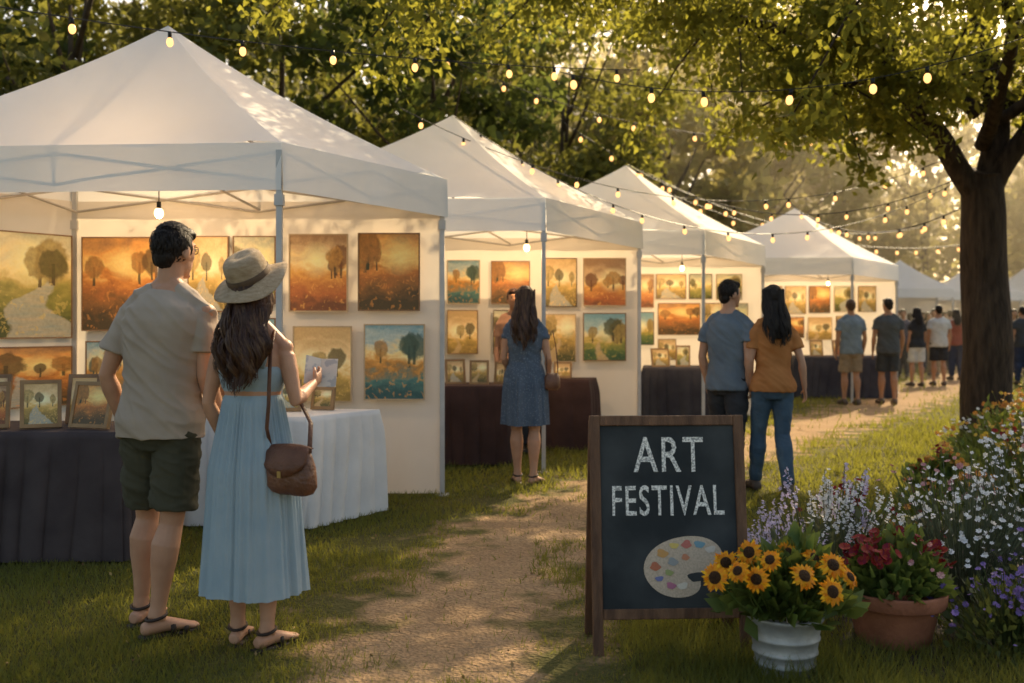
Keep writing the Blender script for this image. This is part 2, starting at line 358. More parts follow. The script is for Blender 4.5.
# ================================================================= TENTS
def painting(px0,py0,px1,py1,Y,mi,label,fr=M_frame,name='painting'):
    a=at(px0,py1,Y); b=at(px1,py0,Y); wd=b.x-a.x; ht=b.z-a.z
    return painting_at(V(((a.x+b.x)/2,Y,a.z)),wd,ht,(0,0,0),mi,label,fr)
def painting_at(base,wd,ht,rot,mi,label,fr=M_frame,name='painting',group='paintings shown in the festival tents',bw=.010):
    o=thing(name,label,'painting' if name=='painting' else 'framed picture',base,rot,group)
    mb=MB()
    for x in(-wd/2+bw/2,wd/2-bw/2): mb.box((x,0,ht/2),(bw,.03,ht))
    for z in(bw/2,ht-bw/2): mb.box((0,0,z),(wd-2*bw,.028,bw))
    link('frame',mb.mesh('frame',fr),o)
    mb=MB(); mb.box((0,0,ht/2),(wd-2*bw,.02,ht-2*bw)); link('canvas',mb.mesh('canvas',PM[mi%len(PM)]),o)
    return o
def tent(A,B,Wd,label,fl_dy=.2,ze=2.49,zp=3.48,zv=2.19,bulbs=((0,0,2.15),),power=45,detail=True,walls=True,group='white canopy tents along the path'):
    FR=V((A[0],A[1],0));BR=V((B[0],B[1],0));FL=V((A[0]-Wd,A[1]+fl_dy,0));BL=V((B[0]-Wd,B[1],0))
    c=(FR+BR+FL+BL)/4; o=thing('canopy_tent',label,'tent',c,group=group)
    FR-=c;BR-=c;FL-=c;BL-=c; cs=[FL,FR,BR,BL]
    pk=V((0,0,zp)); mb=MB(); nu,nv=30,22
    for k in range(4):
        a=cs[k];b=cs[(k+1)%4]; vs=[];fs=[]
        for i in range(nv+1):
            v=i/nv
            for j in range(nu+1):
                u=j/nu; e=a.lerp(b,u); e.z=ze
                p=e.lerp(pk,v); p.z=ze+(zp-ze)*(.84*v+.16*v**3)-.035*math.sin(math.pi*u)*math.sin(math.pi*v)*(1-v)
                dc=min(u,1-u)
                cr_=.016*math.sin((dc*16+v*11+k)*2.2)*math.exp(-dc*4)*math.exp(-v*2.0)
                p.z+=(.028*noise.noise(V((p.x*2.2+c.x,p.y*2.2,k)))*(1-v)+cr_)*min(1,math.sin(math.pi*u)*3)
                vs.append(p)
        fs=[(i*(nu+1)+j,i*(nu+1)+j+1,(i+1)*(nu+1)+j+1,(i+1)*(nu+1)+j) for i in range(nv) for j in range(nu)]
        mb.add(vs,fs)
        out=V(((a+b)/2)).normalized(); vs=[]; m=48
        for r in range(4):
            for j in range(m+1):
                u=j/m; e=a.lerp(b,u)*1.004; z=ze+.002-(ze-zv)*r/3
                wv=.010*(math.sin(u*23+k)*.6+noise.noise(V((u*9,k,r*.3))))*r/3*math.sin(math.pi*u)
                vs.append(V((e.x,e.y,z))+out*(wv+.003*r))
        mb.add(vs,[(r*(m+1)+j,(r+1)*(m+1)+j,(r+1)*(m+1)+j+1,r*(m+1)+j+1) for r in range(3) for j in range(m)],1)
    link('canopy',mb.mesh('canopy',[M_canopy,M_val],True),o)
    for q in cs:
        mb=MB(); r=.018 if detail else .022
        qq=q*.985
        mb.box((qq.x,qq.y,1.23),(r*2,r*2,2.43)); mb.box((qq.x,qq.y,.006),(.10,.10,.012)); mb.box((qq.x,qq.y,2.13),(.055,.055,.07))
        link('post',mb.mesh('post',M_metal),o)
    if detail:
        mb=MB()
        for k in range(4):
            a=cs[k]*.965;b=cs[(k+1)%4]*.965
            for s0 in range(2):
                p=a.lerp(b,s0/2);q=a.lerp(b,(s0+1)/2)
                mb.tube([V((p.x,p.y,2.23)),V((q.x,q.y,2.42))],.010,6); mb.tube([V((p.x,p.y,2.42)),V((q.x,q.y,2.23))],.010,6)
        for q in cs: 
            mb.tube([V((q.x*.97,q.y*.97,2.40)),V((0,0,3.0))],.010,6)
        m0=(cs[0]+cs[1])/2;m1=(cs[2]+cs[3])/2
        mb.tube([V((m0.x,m0.y,2.25)),V((0,0,2.5)),V((m1.x,m1.y,2.25))],.010,6); mb.tube([V((0,0,2.45)),V((0,0,zp-.03))],.014,6)
        link('truss',mb.mesh('truss',M_truss),o)
    if walls:
        for a,b in((BL,BR),(BL,FL)):
            mb=MB(); vs=[];nx,nz=44,18; a2=a*.99;b2=b*.99; nrm=(b2-a2).cross(V((0,0,1))).normalized()
            for i in range(nz+1):
                for j in range(nx+1):
                    u=j/nx; p=a2.lerp(b2,u)+nrm*(.006*math.sin(u*50)*(1-i/nz)+.012*noise.noise(V((u*6,i*.25,2)))); vs.append((p.x,p.y,.015+2.30*i/nz))
            mb.add(vs,[(i*(nx+1)+j,i*(nx+1)+j+1,(i+1)*(nx+1)+j+1,(i+1)*(nx+1)+j) for i in range(nz) for j in range(nx)])
            link('wall',mb.mesh('wall',M_wall,True),o)
    for bx,by,bz in bulbs:
        l=thing('hanging_bulb','lit warm bulb hanging under the tent roof','light bulb',(c.x+bx,c.y+by,bz),group='lit bulbs hanging inside the tents')
        mb=MB(); mb.tube([V((0,0,.07)),V((0,0,.42))],.004,6); mb.tube([V((0,0,.03)),V((0,0,.08))],.016,8); link('socket',mb.mesh('socket',M_black),l)
        mb=MB(); mb.ell((0,0,0),(.032,.032,.038)); link('bulb',mb.mesh('bulb',M_bulbin,True),l)
        ld=bpy.data.lights.new('bulb_light','POINT'); ld.energy=power; ld.color=(1,.62,.30); ld.shadow_soft_size=.06
        lo=bpy.data.objects.new('bulb_light',ld); COL.objects.link(lo); lo.parent=l; lo.location=(0,0,-.06)
    return o
tent((-1.45,6.26),(-.52,7.86),2.94,'white peaked canopy tent with paintings on its walls',bulbs=((-.03,-.1,2.13),),power=34)
tent((.30,9.0),(1.46,11.2),2.96,'white canopy tent with dark cloth tables inside',bulbs=((.75,0,2.13),),power=38)
tent((2.34,12.1),(3.68,14.5),2.96,'white canopy tent lit warmly beside the path',bulbs=((.75,0,2.1),),power=42)
tent((5.82,17.0),(7.52,19.4),2.96,'white canopy tent at the bend of the path',bulbs=((.6,0,2.1),),power=42)
for x,y,lab in((16.6,36,'small distant white canopy tent among festival visitors'),(19.6,38,'small distant white canopy tent among festival visitors'),(12.9,33,'distant white tent partly behind other visitors'),(22.5,40,'small distant white canopy tent among festival visitors')):
    tent((x+1.2,y-1.2),(x+1.7,y+1.2),2.96,lab,bulbs=(),detail=False,walls=True)
FR3=(M_framepale,M_frame,M_framedark)
Yw=7.79
for i,(a,b,c_,d,m,lab) in enumerate([
 (82,237,157,331,0,'large dark orange sunset landscape painting with trees'),(188,236,229,312,4,'golden brown landscape painting on the tent wall'),
 (233,236,276,304,1,'pale yellow meadow painting on the tent wall'),(289,234,348,312,3,'red and orange landscape painting with a path'),
 (358,233,420,311,12,'glowing orange sunset painting with dark trees'),(86,341,132,412,8,'small autumn river painting on the tent wall'),
 (293,326,352,402,10,'amber village landscape painting on the tent wall'),(364,324,425,400,2,'blue and orange lakeside painting on the tent wall'),
 (233,318,276,392,5,'green valley painting on the tent wall'),(188,322,229,396,9,'brown forest painting on the tent wall')]):
    painting(a,b,c_,d,Yw,m,lab,M_framepale if i in(3,6,7) else M_frame)
BL=V((-3.46,7.86,0));FL=V((-4.39,6.46,0)); dr=(FL-BL).normalized(); an=math.atan2(dr.y,dr.x)+math.pi
for d0,z0,wd,ht,mi,lab in((.42,1.24,.74,.80,7,'tall green and gold garden painting in a thin frame'),(.40,.72,.70,.46,6,'wide dark orange landscape painting in a thin frame')):
    c0=BL+dr*d0; nr=V((-dr.y,dr.x,0)); nr=nr if nr.x>0 else -nr
    painting_at(V((c0.x,c0.y,0))+nr*.05+V((0,0,z0)),wd,ht,(0,0,an),mi,lab)
Yw=11.12
for i,(a,b,c_,d,m) in enumerate([(447,260,480,304,2),(491,261,530,304,12),(544,258,577,307,4),(583,258,626,306,15),(447,310,478,354,10),(493,310,532,354,1),(545,314,576,362,16),(583,313,626,361,11)]):
    painting(a,b,c_,d,Yw,m,'autumn landscape painting on the white tent wall',FR3[i%3])
Yw=14.42
for i,(a,b,c_,d,m) in enumerate([(636,274,654,308,3),(656,274,686,299,4),(689,274,712,299,13),(716,274,742,300,7),(658,303,700,335,0),(704,303,722,335,16),(726,303,748,335,1),(658,339,676,360,4),(636,312,654,345,5)]):
    painting(a,b,c_,d,Yw,m,'small autumn landscape painting on the tent wall',FR3[i%3])
Yw=19.32
for i,(a,b,c_,d,m) in enumerate([(768,286,782,313,3),(785,286,806,314,4),(809,286,830,313,12),(834,286,854,312,7),(858,286,876,312,4),(785,317,804,338,0),(808,317,832,340,10),(836,316,856,338,16)]):
    painting(a,b,c_,d,Yw,m,'small golden landscape painting on the tent wall',FR3[i%3])
# ================================================================= TABLES
def table(cs,h,mat,label,amp=.055):
    cs=[V((x,y,0)) for x,y in cs]; c=sum(cs,V((0,0,0)))/4; o=thing('table',label,'table',c,group='cloth covered tables in the tents'); cs=[q-c for q in cs]
    pts=[]
    for i in range(4):
        a=cs[i];b=cs[(i+1)%4]; n=max(8,int((b-a).length*150))
        for j in range(n): pts.append(a.lerp(b,j/n))
    rs=[]; n=len(pts); nz=18
    ph=random.random()*9
    for r in range(nz+1):
        f=r/nz; ring=[]; acc=0
        for j,p in enumerate(pts):
            acc+= (pts[j]-pts[j-1]).length
            on=V((p.x,p.y,0)).normalized()
            w_=.6*noise.noise(V((acc*5,ph,f*.3)))+.75*(abs(math.sin(acc*24+4*noise.noise(V((acc*1.8,ph,f*.3)))))**.7-.6)*(.5+1.0*abs(noise.noise(V((acc*2.6,ph+4,0)))))
            off=.012+min(1,f*5)**.7*(f**.3)*(amp*w_*1.2+.05)
            ring.append(V((p.x,p.y,0))+on*off+V((0,0,h-(h-.015)*f)))
        rs.append(ring)
    mb=MB(); 
    inner=[[V((p.x*s,p.y*s,h+.006*(1-s))) for p in pts] for s in(.02,.5,.99)]
    mb.rings(inner+rs,False); link('table_cloth',mb.mesh('table_cloth',mat,True),o)
    mb=MB(); vs=[V((q.x*.98,q.y*.98,z)) for z in(h-.045,h-.02) for q in cs]
    mb.add(vs,[(0,1,2,3),(4,5,6,7),(0,1,5,4),(1,2,6,5),(2,3,7,6),(3,0,4,7)]); link('tabletop',mb.mesh('tabletop',M_board2),o)
    for q in cs:
        mb=MB(); mb.tube([V((q.x*.85,q.y*.85,0)),V((q.x*.85,q.y*.85,h-.046))],.014,8); link('leg',mb.mesh('leg',M_metal),o)
    return o
table([(-3.9,5.62),(-2.22,5.62),(-2.29,6.25),(-4.0,6.3)],.74,M_cloth_dark,'long table draped in dark purple cloth with pictures',.07)
table([(-2.15,6.64),(-1.36,6.54),(-.96,7.12),(-2.0,7.25)],.74,M_cloth_white,'table draped in a wrinkled white cloth',.05)
table([(-.95,9.5),(-.07,9.5),(.0,10.1),(-.9,10.1)],.76,M_cloth_maroon,'table draped in dark maroon cloth')
table([(.12,10.85),(.80,10.55),(.92,11.0),(.2,11.0)],.76,M_cloth_maroon,'table draped in dark maroon cloth beside the wall',.03)
table([(1.78,13.5),(2.95,13.4),(3.2,14.2),(1.9,14.3)],.76,M_cloth_grey,'table draped in charcoal cloth under the tent')
table([(5.15,18.1),(6.9,18.0),(7.2,18.9),(5.3,18.9)],.76,M_cloth_grey,'long table draped in slate grey cloth')
def stand(x,y,z,wd,ht,yaw,mi,lab,fr=None):
    fr=fr or M_framegold
    o=painting_at(V((x,y,z)),wd,ht,(R(-14),0,R(yaw)),mi,lab,fr,name='framed_picture',group='small framed pictures standing on tables',bw=.022)
    mb=MB(); l=ht*.8; mb.tube([V((0,.0,l)),V((0,.02+math.sin(R(32))*l,l-math.cos(R(30))*l*.93))],.006,6); link('easel_leg',mb.mesh('easel_leg',M_frame),o)
t=.75
stand(-2.98,5.72,t,.17,.27,20,3,'narrow framed picture leaning on the dark table')
stand(-2.72,5.75,t,.22,.28,25,4,'framed garden picture standing on the dark table')
stand(-2.44,5.74,t,.27,.27,-18,12,'framed sunset picture standing on the dark table')
stand(-2.60,6.02,t,.19,.30,5,10,'small framed picture behind others on the table',M_frame)
stand(-3.15,6.0,t,.22,.30,8,9,'framed picture at the end of the dark table',M_frame)
stand(-1.55,6.85,t,.2,.22,10,4,'framed picture standing on the white table')
stand(-1.33,6.98,t,.17,.16,-14,16,'small framed picture standing on the white table')
stand(-1.85,6.9,t,.2,.24,4,15,'framed picture standing on the white table',M_framedark)
stand(-.55,9.75,t+.01,.2,.25,15,4,'framed sepia picture on the maroon table'); stand(-.32,9.7,t+.01,.19,.24,0,16,'framed sepia picture on the maroon table'); stand(-.12,9.8,t+.01,.12,.22,-15,10,'narrow framed picture on the maroon table')
stand(.30,10.9,t+.01,.14,.24,10,3,'framed picture on the maroon table'); stand(.55,10.85,t+.01,.2,.18,-12,10,'small framed picture on the maroon table')
stand(2.05,13.7,t+.01,.26,.26,12,4,'framed picture on the charcoal table'); stand(2.35,13.7,t+.01,.2,.3,-10,7,'framed picture on the charcoal table'); stand(2.68,13.7,t+.01,.2,.22,0,10,'framed picture on the charcoal table')
stand(5.6,18.3,t+.01,.24,.3,0,4,'framed picture on the slate grey table'); stand(6.0,18.3,t+.01,.2,.3,10,3,'framed picture on the slate grey table')
# ================================================================= PEOPLE
def hand(mb,w,d,n,th,s,curl=1.0):
    d=V(d).normalized(); n=V(n); n=(n-d*n.dot(d)).normalized(); t=V(th); t=(t-d*t.dot(d)-n*t.dot(n)).normalized()
    w=V(w)
    mb.tube([w-d*.01*s,w+d*.03*s,w+d*.065*s,w+d*.09*s],[(.013*s,.024*s),(.015*s,.034*s),(.014*s,.039*s),(.011*s,.036*s)],12,ref=n)
    for off,L,cu in((.029,.068,.8),(.0098,.078,1.0),(-.0098,.073,1.1),(-.029,.058,1.25)):
        p=w+d*.083*s+t*off*s; pts=[p]; a=0
        dd=(d+t*off*2.6).normalized()
        for k,fr in enumerate((.42,.33,.25)):
            a+=R((16,26,30)[k])*curl*cu; p=p+(dd*math.cos(a)+n*math.sin(a))*L*fr*s; pts.append(p)
        mb.tube(pts,[.0088*s,.0085*s,.0078*s,.0062*s],8)
    p=w+d*.025*s+t*.026*s; q=p+(d*.55+t*.75+n*.35).normalized()*.036*s; r=q+(d*.9+t*.15+n*.4).normalized()*.03*s
    mb.tube([p,q,r],[.014*s,.0105*s,.008*s],8)
def person(label,loc,yaw,H,sex,feet,arms,hyaw=0,hpitch=0,lean=(0,0),pel=(0,0),top=None,bottom=None,hair='short',hairm=None,hairlen=1.2,skin=None,shoe=None,vox=.009,sleeve=.55,dress=None,fat=1.0,group=None,knees=None,wave=1.0):
    s=H/1.75; skin=skin or M_skin; hairm=hairm or M_hairblack
    o=thing('person',label,'person',loc,(0,0,R(yaw)),group)
    f=sex=='f'
    def c(z): return V((pel[0]+lean[0]*max(0,z-.92),pel[1]+lean[1]*max(0,z-.92),z))
    if f: TR=[(.80,.10,.08),(.86,.155,.112),(.92,.168,.12),(1.0,.145,.105),(1.07,.122,.09),(1.15,.128,.095),(1.25,.145,.112),(1.32,.15,.10),(1.38,.140,.085),(1.43,.095,.066),(1.48,.052,.05)]
    else: TR=[(.80,.10,.08),(.86,.155,.112),(.93,.166,.12),(1.0,.158,.11),(1.08,.15,.105),(1.18,.162,.112),(1.28,.18,.12),(1.34,.186,.116),(1.395,.168,.098),(1.44,.115,.076),(1.49,.064,.06)]
    def ring(z,rx,ry,n=24): 
        q=c(z); return [(q+V((rx*math.cos(2*math.pi*j/n),ry*math.sin(2*math.pi*j/n),0))) for j in range(n)]
    S=Matrix.Scale(s,4)
    shx,shz=(.152,1.370) if f else (.182,1.372)
    sh=[c(shz)+V((-shx,0,0)),c(shz)+V((shx,0,0))]
    lk_=.88 if f else 1.0
    mb=MB(); mb.rings([ring(z,a*fat,b*fat) for z,a,b in TR])
    nk=c(1.42); hc=c(1.64)+V((0,.015,0))
    mb.tube([nk,c(1.50)+V((0,.004,0)),hc-V((0,.01,.05))],[.062*lk_,.054*lk_,.052*lk_],14)
    for i in(0,1):
        sg=(-1,1)[i]; mb.tube([c(1.505)+V((sg*.02,-.008,0)),c(1.445)+V((sg*.075,-.006,0)),sh[i]+V((-sg*.01,0,.012))],[.036*lk_,.042*lk_,.036*lk_],12)
    HR=Matrix.Translation(hc-V((0,0,.08)))@Matrix.Rotation(R(hyaw),4,'Z')@Matrix.Rotation(R(hpitch),4,'X')@Matrix.Translation(V((0,0,.08)))
    st=len(mb.v)
    mb.ell((0,-.004,.012),(.074,.094,.10),20,14); mb.ell((0,.03,-.05),(.054,.062,.062),16,10); mb.ell((0,.045,-.01),(.06,.05,.06))
    mb.tube([(0,.088,.018),(0,.103,-.012),(0,.109,-.026)],[.008,.011,.012],8); mb.ell((0,.090,-.03),(.016,.013,.009))
    mb.ell((0,.088,-.055),(.022,.01,.006)); mb.ell((0,.085,-.066),(.02,.01,.007)); mb.ell((0,.072,-.098),(.024,.02,.015))
    mb.ell((0,.083,.035),(.045,.014,.01))
    for x in(-1,1): mb.ell((x*.077,-.004,-.012),(.010,.018,.032),10,8,Matrix.Rotation(R(-12),3,'X'))
    mb.xf(HR,st)
    for i in(0,1):
        sg=-1 if i==0 else 1
        e,wr,pn,th,cu=arms[i]; e=V(e);wr=V(wr)
        a=sh[i]; 
        mb.ell(a,(.045*lk_,.048*lk_,.045*lk_))
        mb.tube([a+V((-sg*.03,0,-.005)),a.lerp(e,.2),a.lerp(e,.45),a.lerp(e,.8),e,e.lerp(wr,.25),e.lerp(wr,.65),wr],[.046*lk_,.047*lk_,.045*lk_,.037*lk_,.034*lk_,.040*lk_,.030*lk_,.0245*lk_],14)
        hand(mb,wr,wr-e,pn,th,.95*(.92 if f else 1.03),abs(cu))
        fx,fy,fa=feet[i]
        hip=c(.90)+V((sg*.088,0,0)); an=V((fx,fy,.085))
        kn=hip.lerp(an,.49)+(V(knees[i]) if knees else V((0,.03,0)))
        ft=V((-math.sin(R(fa)),math.cos(R(fa)),0)); bk=V((0,-1,0))
        mb.tube([hip,hip.lerp(kn,.35),hip.lerp(kn,.75),hip.lerp(kn,.93),kn.lerp(an,.06),kn.lerp(an,.26)+bk*.018,kn.lerp(an,.42)+bk*.014,kn.lerp(an,.68)+bk*.004,an.lerp(kn,.12),an],[.088,.083,.064,.053,.049,.060,.055,.040,.033,.036],16)
        heel=V((fx,fy,.045))-ft*.045; toe=V((fx,fy,.028))+ft*.155
        mb.tube([heel-ft*.018,heel,V((fx,fy,.055))+ft*.03,V((fx,fy,.042))+ft*.09,toe,toe+ft*.025],[(.022,.022),(.030,.030),(.034,.034),(.024,.042),(.014,.040),(.008,.028)],14,ref=(0,0,1))
        mb.ell(an+V((-.03,0,.0)),(.012,.014,.014)); mb.ell(an+V((.03,0,.0)),(.012,.014,.014))
    mb.xf(S)
    me=remesh(mb,'body',skin,vox,3,.45); body=link('body',me,o)
    hm=S@HR
    mb=MB()
    for x in(-.031,.031): mb.ell((x,.083,.01),(.011,.008,.006),8,6)
    mb.xf(hm); link('eyes',mb.mesh('eyes',M_eye,True),o)
    ph=random.random()*50
    if top:
        mb=MB(); hem=.845 if not f else .865
        infl=lambda z:.016+max(0,(1.2-z))*.035
        rr=[ring(hem,TR[2][1]*fat+.026,TR[2][2]+.030)]+[ring(z,a*fat+infl(z),b*fat+infl(z)+.006) for z,a,b in TR if .9<z<1.435]+[ring(1.465 if f else 1.475,.078,.072)]
        mb.rings(rr)
        for i in(0,1):
            sg=-1 if i==0 else 1; a=sh[i]; e=V(arms[i][0]); mb.ell(a-V((sg*.010,0,.004)),(.058*lk_,.064*lk_,.056*lk_))
            mb.tube([c(1.475)+V((sg*.045,-.006,-.004)),c(1.44)+V((sg*.10,-.004,-.004)),a+V((-sg*.012,0,.006))],[.046*lk_,.052*lk_,.050*lk_],14)
            mb.tube([a+V((-sg*.05,0,-.012)),a+V((sg*.002,0,-.012)),a.lerp(e,.35),a.lerp(e,sleeve)],[.058*lk_,.059*lk_,.062*lk_,.068*lk_],18)
        mb.xf(S); link('shirt',remesh(mb,'shirt',top,vox,5,.5,wrinkle(.011,ph=ph)),o)
    if bottom:
        kind,bm=bottom; mb=MB(); q_=.87 if f else 1
        mb.rings([ring(.80,.12,.10),ring(.86,.172,.128),ring(.93,.176*(.5+.5*q_),.130),ring(.985,.162*q_,.116*q_)])
        for i in(0,1):
            sg=-1 if i==0 else 1; fx,fy,fa=feet[i]; hip=c(.90)+V((sg*.088,0,0)); an=V((fx,fy,.085)); kn=hip.lerp(an,.49)+(V(knees[i]) if knees else V((0,.03,0)))
            bk=V((0,-1,0))
            if kind=='shorts': mb.tube([hip,hip.lerp(kn,.4),hip.lerp(kn,.88)],[.094,.096,.098],20)
            else:
                q=1 if kind=='pants' else .86
                mb.tube([hip,hip.lerp(kn,.4),kn,kn.lerp(an,.26)+bk*.017,kn.lerp(an,.45)+bk*.013,kn.lerp(an,.97)],[.092,.098*q,.075*q,.082*q,.076*q,.058*q],20)
        mb.xf(S); link('shorts' if kind=='shorts' else 'trousers',remesh(mb,'trousers',bm,vox,2,.5,wrinkle(.008 if kind!='jeans' else .004,fx=7,fz=14,ph=ph)),o)
    if dress:
        dm,hemz,hemr,waistz,topz=dress; mb=MB(); n=300; rs=[]
        prof=[(topz+.005,.138,.098),(topz-.03,.155,.118),(1.25,.156,.120),(1.19,.142,.106),(waistz+.02,.130,.096),(waistz+.008,.127,.094),(waistz-.006,.134,.101)]
        for z,a,b in prof:
            q=c(z); rs.append([q+V((a*math.cos(2*math.pi*j/n),b*math.sin(2*math.pi*j/n),.008*math.sin(2*math.pi*j/n*2) if z==prof[0][0] else 0)) for j in range(n)])
        K=34
        for k in range(1,K+1):
            t=k/K; z=waistz+(hemz-waistz)*t; q=c(z); ring_=[]
            base=.134+(.05*min(1,t*2.6))+(hemr-.184)*max(0,t-.1)
            for j in range(n):
                th=2*math.pi*j/n; cc,ss=math.cos(th),math.sin(th)
                fold=noise.noise(V((cc*2.6,ss*2.6,z*.5+ph)))+.6*noise.noise(V((cc*6,ss*6,z*.5+ph)))
                gat=math.sin(th*42+6*noise.noise(V((cc*3,ss*3,ph+z*.5))))*(.7+.7*noise.noise(V((cc*5,ss*5,ph+9))))
                r=base+fold*(.006+.036*t)+gat*.0085*min(1,t*8+.15)*(1-.45*t)
                ring_.append(q+V((r*cc,r*.84*ss,.010*noise.noise(V((cc*2,ss*2,ph)))*t)))
            rs.append(ring_)
        mb.rings(rs,False)
        for x in(-.085,.085):
            q=c(topz); mb.tube([q+V((x,-.104,-.02)),q+V((x*1.10,-.075,.06)),q+V((x*1.12,-.02,.100)),q+V((x*1.05,.06,.06)),q+V((x,.10,-.02))],[(.004,.014)]*5,8,ref=(0,-1,0))
        mb.xf(S); link('dress',mb.mesh('dress',dm,True),o)
    for i in(0,1):
        fx,fy,fa=feet[i]; ft=V((-math.sin(R(fa)),math.cos(R(fa)),0)); lt=V((ft.y,-ft.x,0)); q=V((fx,fy,0)); mb=MB()
        if shoe and shoe[0]=='sandal':
            vs=[];outl=[(-.075,0,.02),(-.07,.03,0),(0,.034,0),(.07,.044,0),(.13,.045,0),(.175,.03,0),(.19,0,0),(.175,-.03,0),(.13,-.045,0),(.07,-.044,0),(0,-.034,0),(-.07,-.03,0)]
            for z in(.0,.018): 
                for a_,b_,_ in outl: vs.append(q+ft*a_+lt*b_+V((0,0,z)))
            k=len(outl); mb.add(vs,[tuple(range(k))[::-1],tuple(range(k,2*k))]+[(a_,(a_+1)%k,k+(a_+1)%k,k+a_) for a_ in range(k)])
            for a_,h_,wd in((.115,.048,.047),(.06,.068,.045)):
                mb.tube([q+ft*a_+lt*wd+V((0,0,.015)),q+ft*a_+lt*wd*.8+V((0,0,h_*.75)),q+ft*a_+V((0,0,h_+.004)),q+ft*a_-lt*wd*.8+V((0,0,h_*.75)),q+ft*a_-lt*wd+V((0,0,.015))],[(.004,.012)]*5,8,ref=ft.cross(V((0,0,1))))
            pts=[q+ft*(.0+.042*math.cos(u))+lt*.040*math.sin(u)+V((0,0,.09+.01*math.cos(u))) for u in [2*math.pi*w_/14 for w_ in range(15)]]
            mb.tube(pts,.007,6)
        else:
            mb.tube([q-ft*.085+V((0,0,.04)),q-ft*.06+V((0,0,.045)),q+ft*.03+V((0,0,.06)),q+ft*.1+V((0,0,.046)),q+ft*.17+V((0,0,.036)),q+ft*.2+V((0,0,.03))],[(.03,.026),(.043,.038),(.05,.041),(.042,.048),(.034,.045),(.02,.03)],14,ref=(0,0,1))
            mb.tube([q+V((0,0,.05)),q+V((0,0,.1))],.046,14)
        mb.xf(S); link('sandal' if shoe and shoe[0]=='sandal' else 'shoe',mb.mesh('shoe',shoe[1] if shoe else M_black,True),o)
    def hpost(co,no):
        q=co.copy()
        for i in range(len(co)):
            x,y,z=co[i]; q[i]+=no[i]*.004*(noise.noise(V((x*55,y*55,z*22+ph)))+.6*noise.noise(V((x*110,y*110,z*50))))
        return q
    mb=MB(); ns=1300 if vox<.006 else (350 if vox<.01 else 0)
    if hair=='short':
        mb.ell((0,-.014,.024),(.079,.092,.096),20,14); mb.ell((0,.042,.073),(.064,.053,.036)); mb.ell((0,-.056,-.03),(.058,.040,.055))
        for x in(-.071,.071): mb.ell((x,.012,.01),(.010,.022,.03))
        mb.xf(hm); link('hair',remesh(mb,'hair',hairm,max(.005,vox*.8),1,.5,hpost),o)
        if ns:
            mb=MB(); k=0
            while k<ns:
                d=V((random.gauss(0,1),random.gauss(0,1),random.gauss(.25,1))).normalized()
                if (d.y>.35 and d.z<.55) or d.z<-.75: continue
                k+=1; p0=V((d.x*.079,-.014+d.y*.092,.024+d.z*.096)); 
                fl=V((random.gauss(.15,.25),random.gauss(-.1,.25) if d.z<.5 else random.gauss(.6,.3),-1 if d.z<.6 else -.2)); fl=(fl-d*fl.dot(d)).normalized(); L=random.uniform(.02,.04)
                if d.z<-.1: L*=.5
                pts=[p0,p0+fl*L*.35+d*.005,p0+fl*L*.7+d*.005,p0+fl*L+d*.001]; mb.ribbon([V(q) for q in pts],random.uniform(.0015,.003),d)
            mb.xf(hm); link('hair_locks',mb.mesh('hair_locks',hairm,True),o)
    else:
        mb.ell((0,-.018,.026),(.084,.096,.100),20,14); mb.ell((0,.035,.08),(.066,.052,.033))
        for x in(-.072,.072): mb.ell((x,.0,-.05),(.020,.048,.08))
        mb.xf(HR)
        zs=[1.62,1.54,1.46,1.38,1.30,1.2,1.1,1.0]; wds=[.086,.100,.116,.130,.134,.122,.09,.06]; ysb=[-.05,-.068,-.095,-.122,-.134,-.135,-.128,-.12]; dp=[.06,.060,.056,.050,.042,.034,.026,.02]
        rr=[]; L0=hairlen+.06; zn=[-q for q in zs]
        for k in range(9):
            z=1.62+(L0-1.62)*k/8; zz=-z; ww_=np.interp(zz,zn,wds)*(1-.5*max(0,(k-4)/4)); yy=np.interp(zz,zn,ysb); d_=np.interp(zz,zn,dp)*(1-.5*max(0,(k-5)/3)); q=c(z)
            rr.append([q+V((ww_*.8*math.cos(2*math.pi*j/20),yy+d_*.9*math.sin(2*math.pi*j/20),0)) for j in range(20)])
        mb.rings(rr); mb.xf(S)
        link('hair',remesh(mb,'hair',hairm,max(.006,vox*.8),2,.5,hpost),o)
        mb=MB(); nl=800 if vox<.006 else (240 if vox<.01 else 40)
        clump=[(random.uniform(-1,1),random.random()*6,random.uniform(24,38)) for _ in range(22)]
        for k in range(nl):
            cu_=random.choice(clump); u=max(-1,min(1,cu_[0]+random.gauss(0,.06))); ang=u*1.9; st_=V((math.sin(ang)*.086,-math.cos(ang)*.098-.016,random.uniform(-.02,.09))); p0=HR@st_
            ze=hairlen+random.uniform(-.04,.07)+abs(u)*.08; pts=[]; fr=cu_[2]; p_=cu_[1]+random.gauss(0,.25); am=random.uniform(.010,.016)*wave; od=random.uniform(-.006,.012)
            for q in range(19):
                t_=q/18; z=p0.z+(ze-p0.z)*t_; zz=-z
                ww_=np.interp(zz,zn,wds)*(1-.30*max(0,t_-.6)/.4); yy=np.interp(zz,zn,ysb); d_=np.interp(zz,zn,dp)+od
                tgt=c(z)+V((u*ww_,yy-d_*math.sqrt(max(0,1-u*u))*.98-.002,0)); tgt.z=z
                m_=min(1,t_*2.6); pt=V((p0.x,p0.y,z)).lerp(tgt,m_)
                fa_=min(1,max(0,(1.60-z)*5)); pt+=V((am*math.sin(z*fr+p_),am*.7*math.cos(z*fr+p_),0))*fa_
                pts.append(pt)
            mb.ribbon(pts,random.uniform(.0028,.0055)*(1 if vox<.006 else 1.6),V((u*.8,-1,.1)))
        mb.xf(S); link('hair_locks',mb.mesh('hair_locks',hairm,True),o)
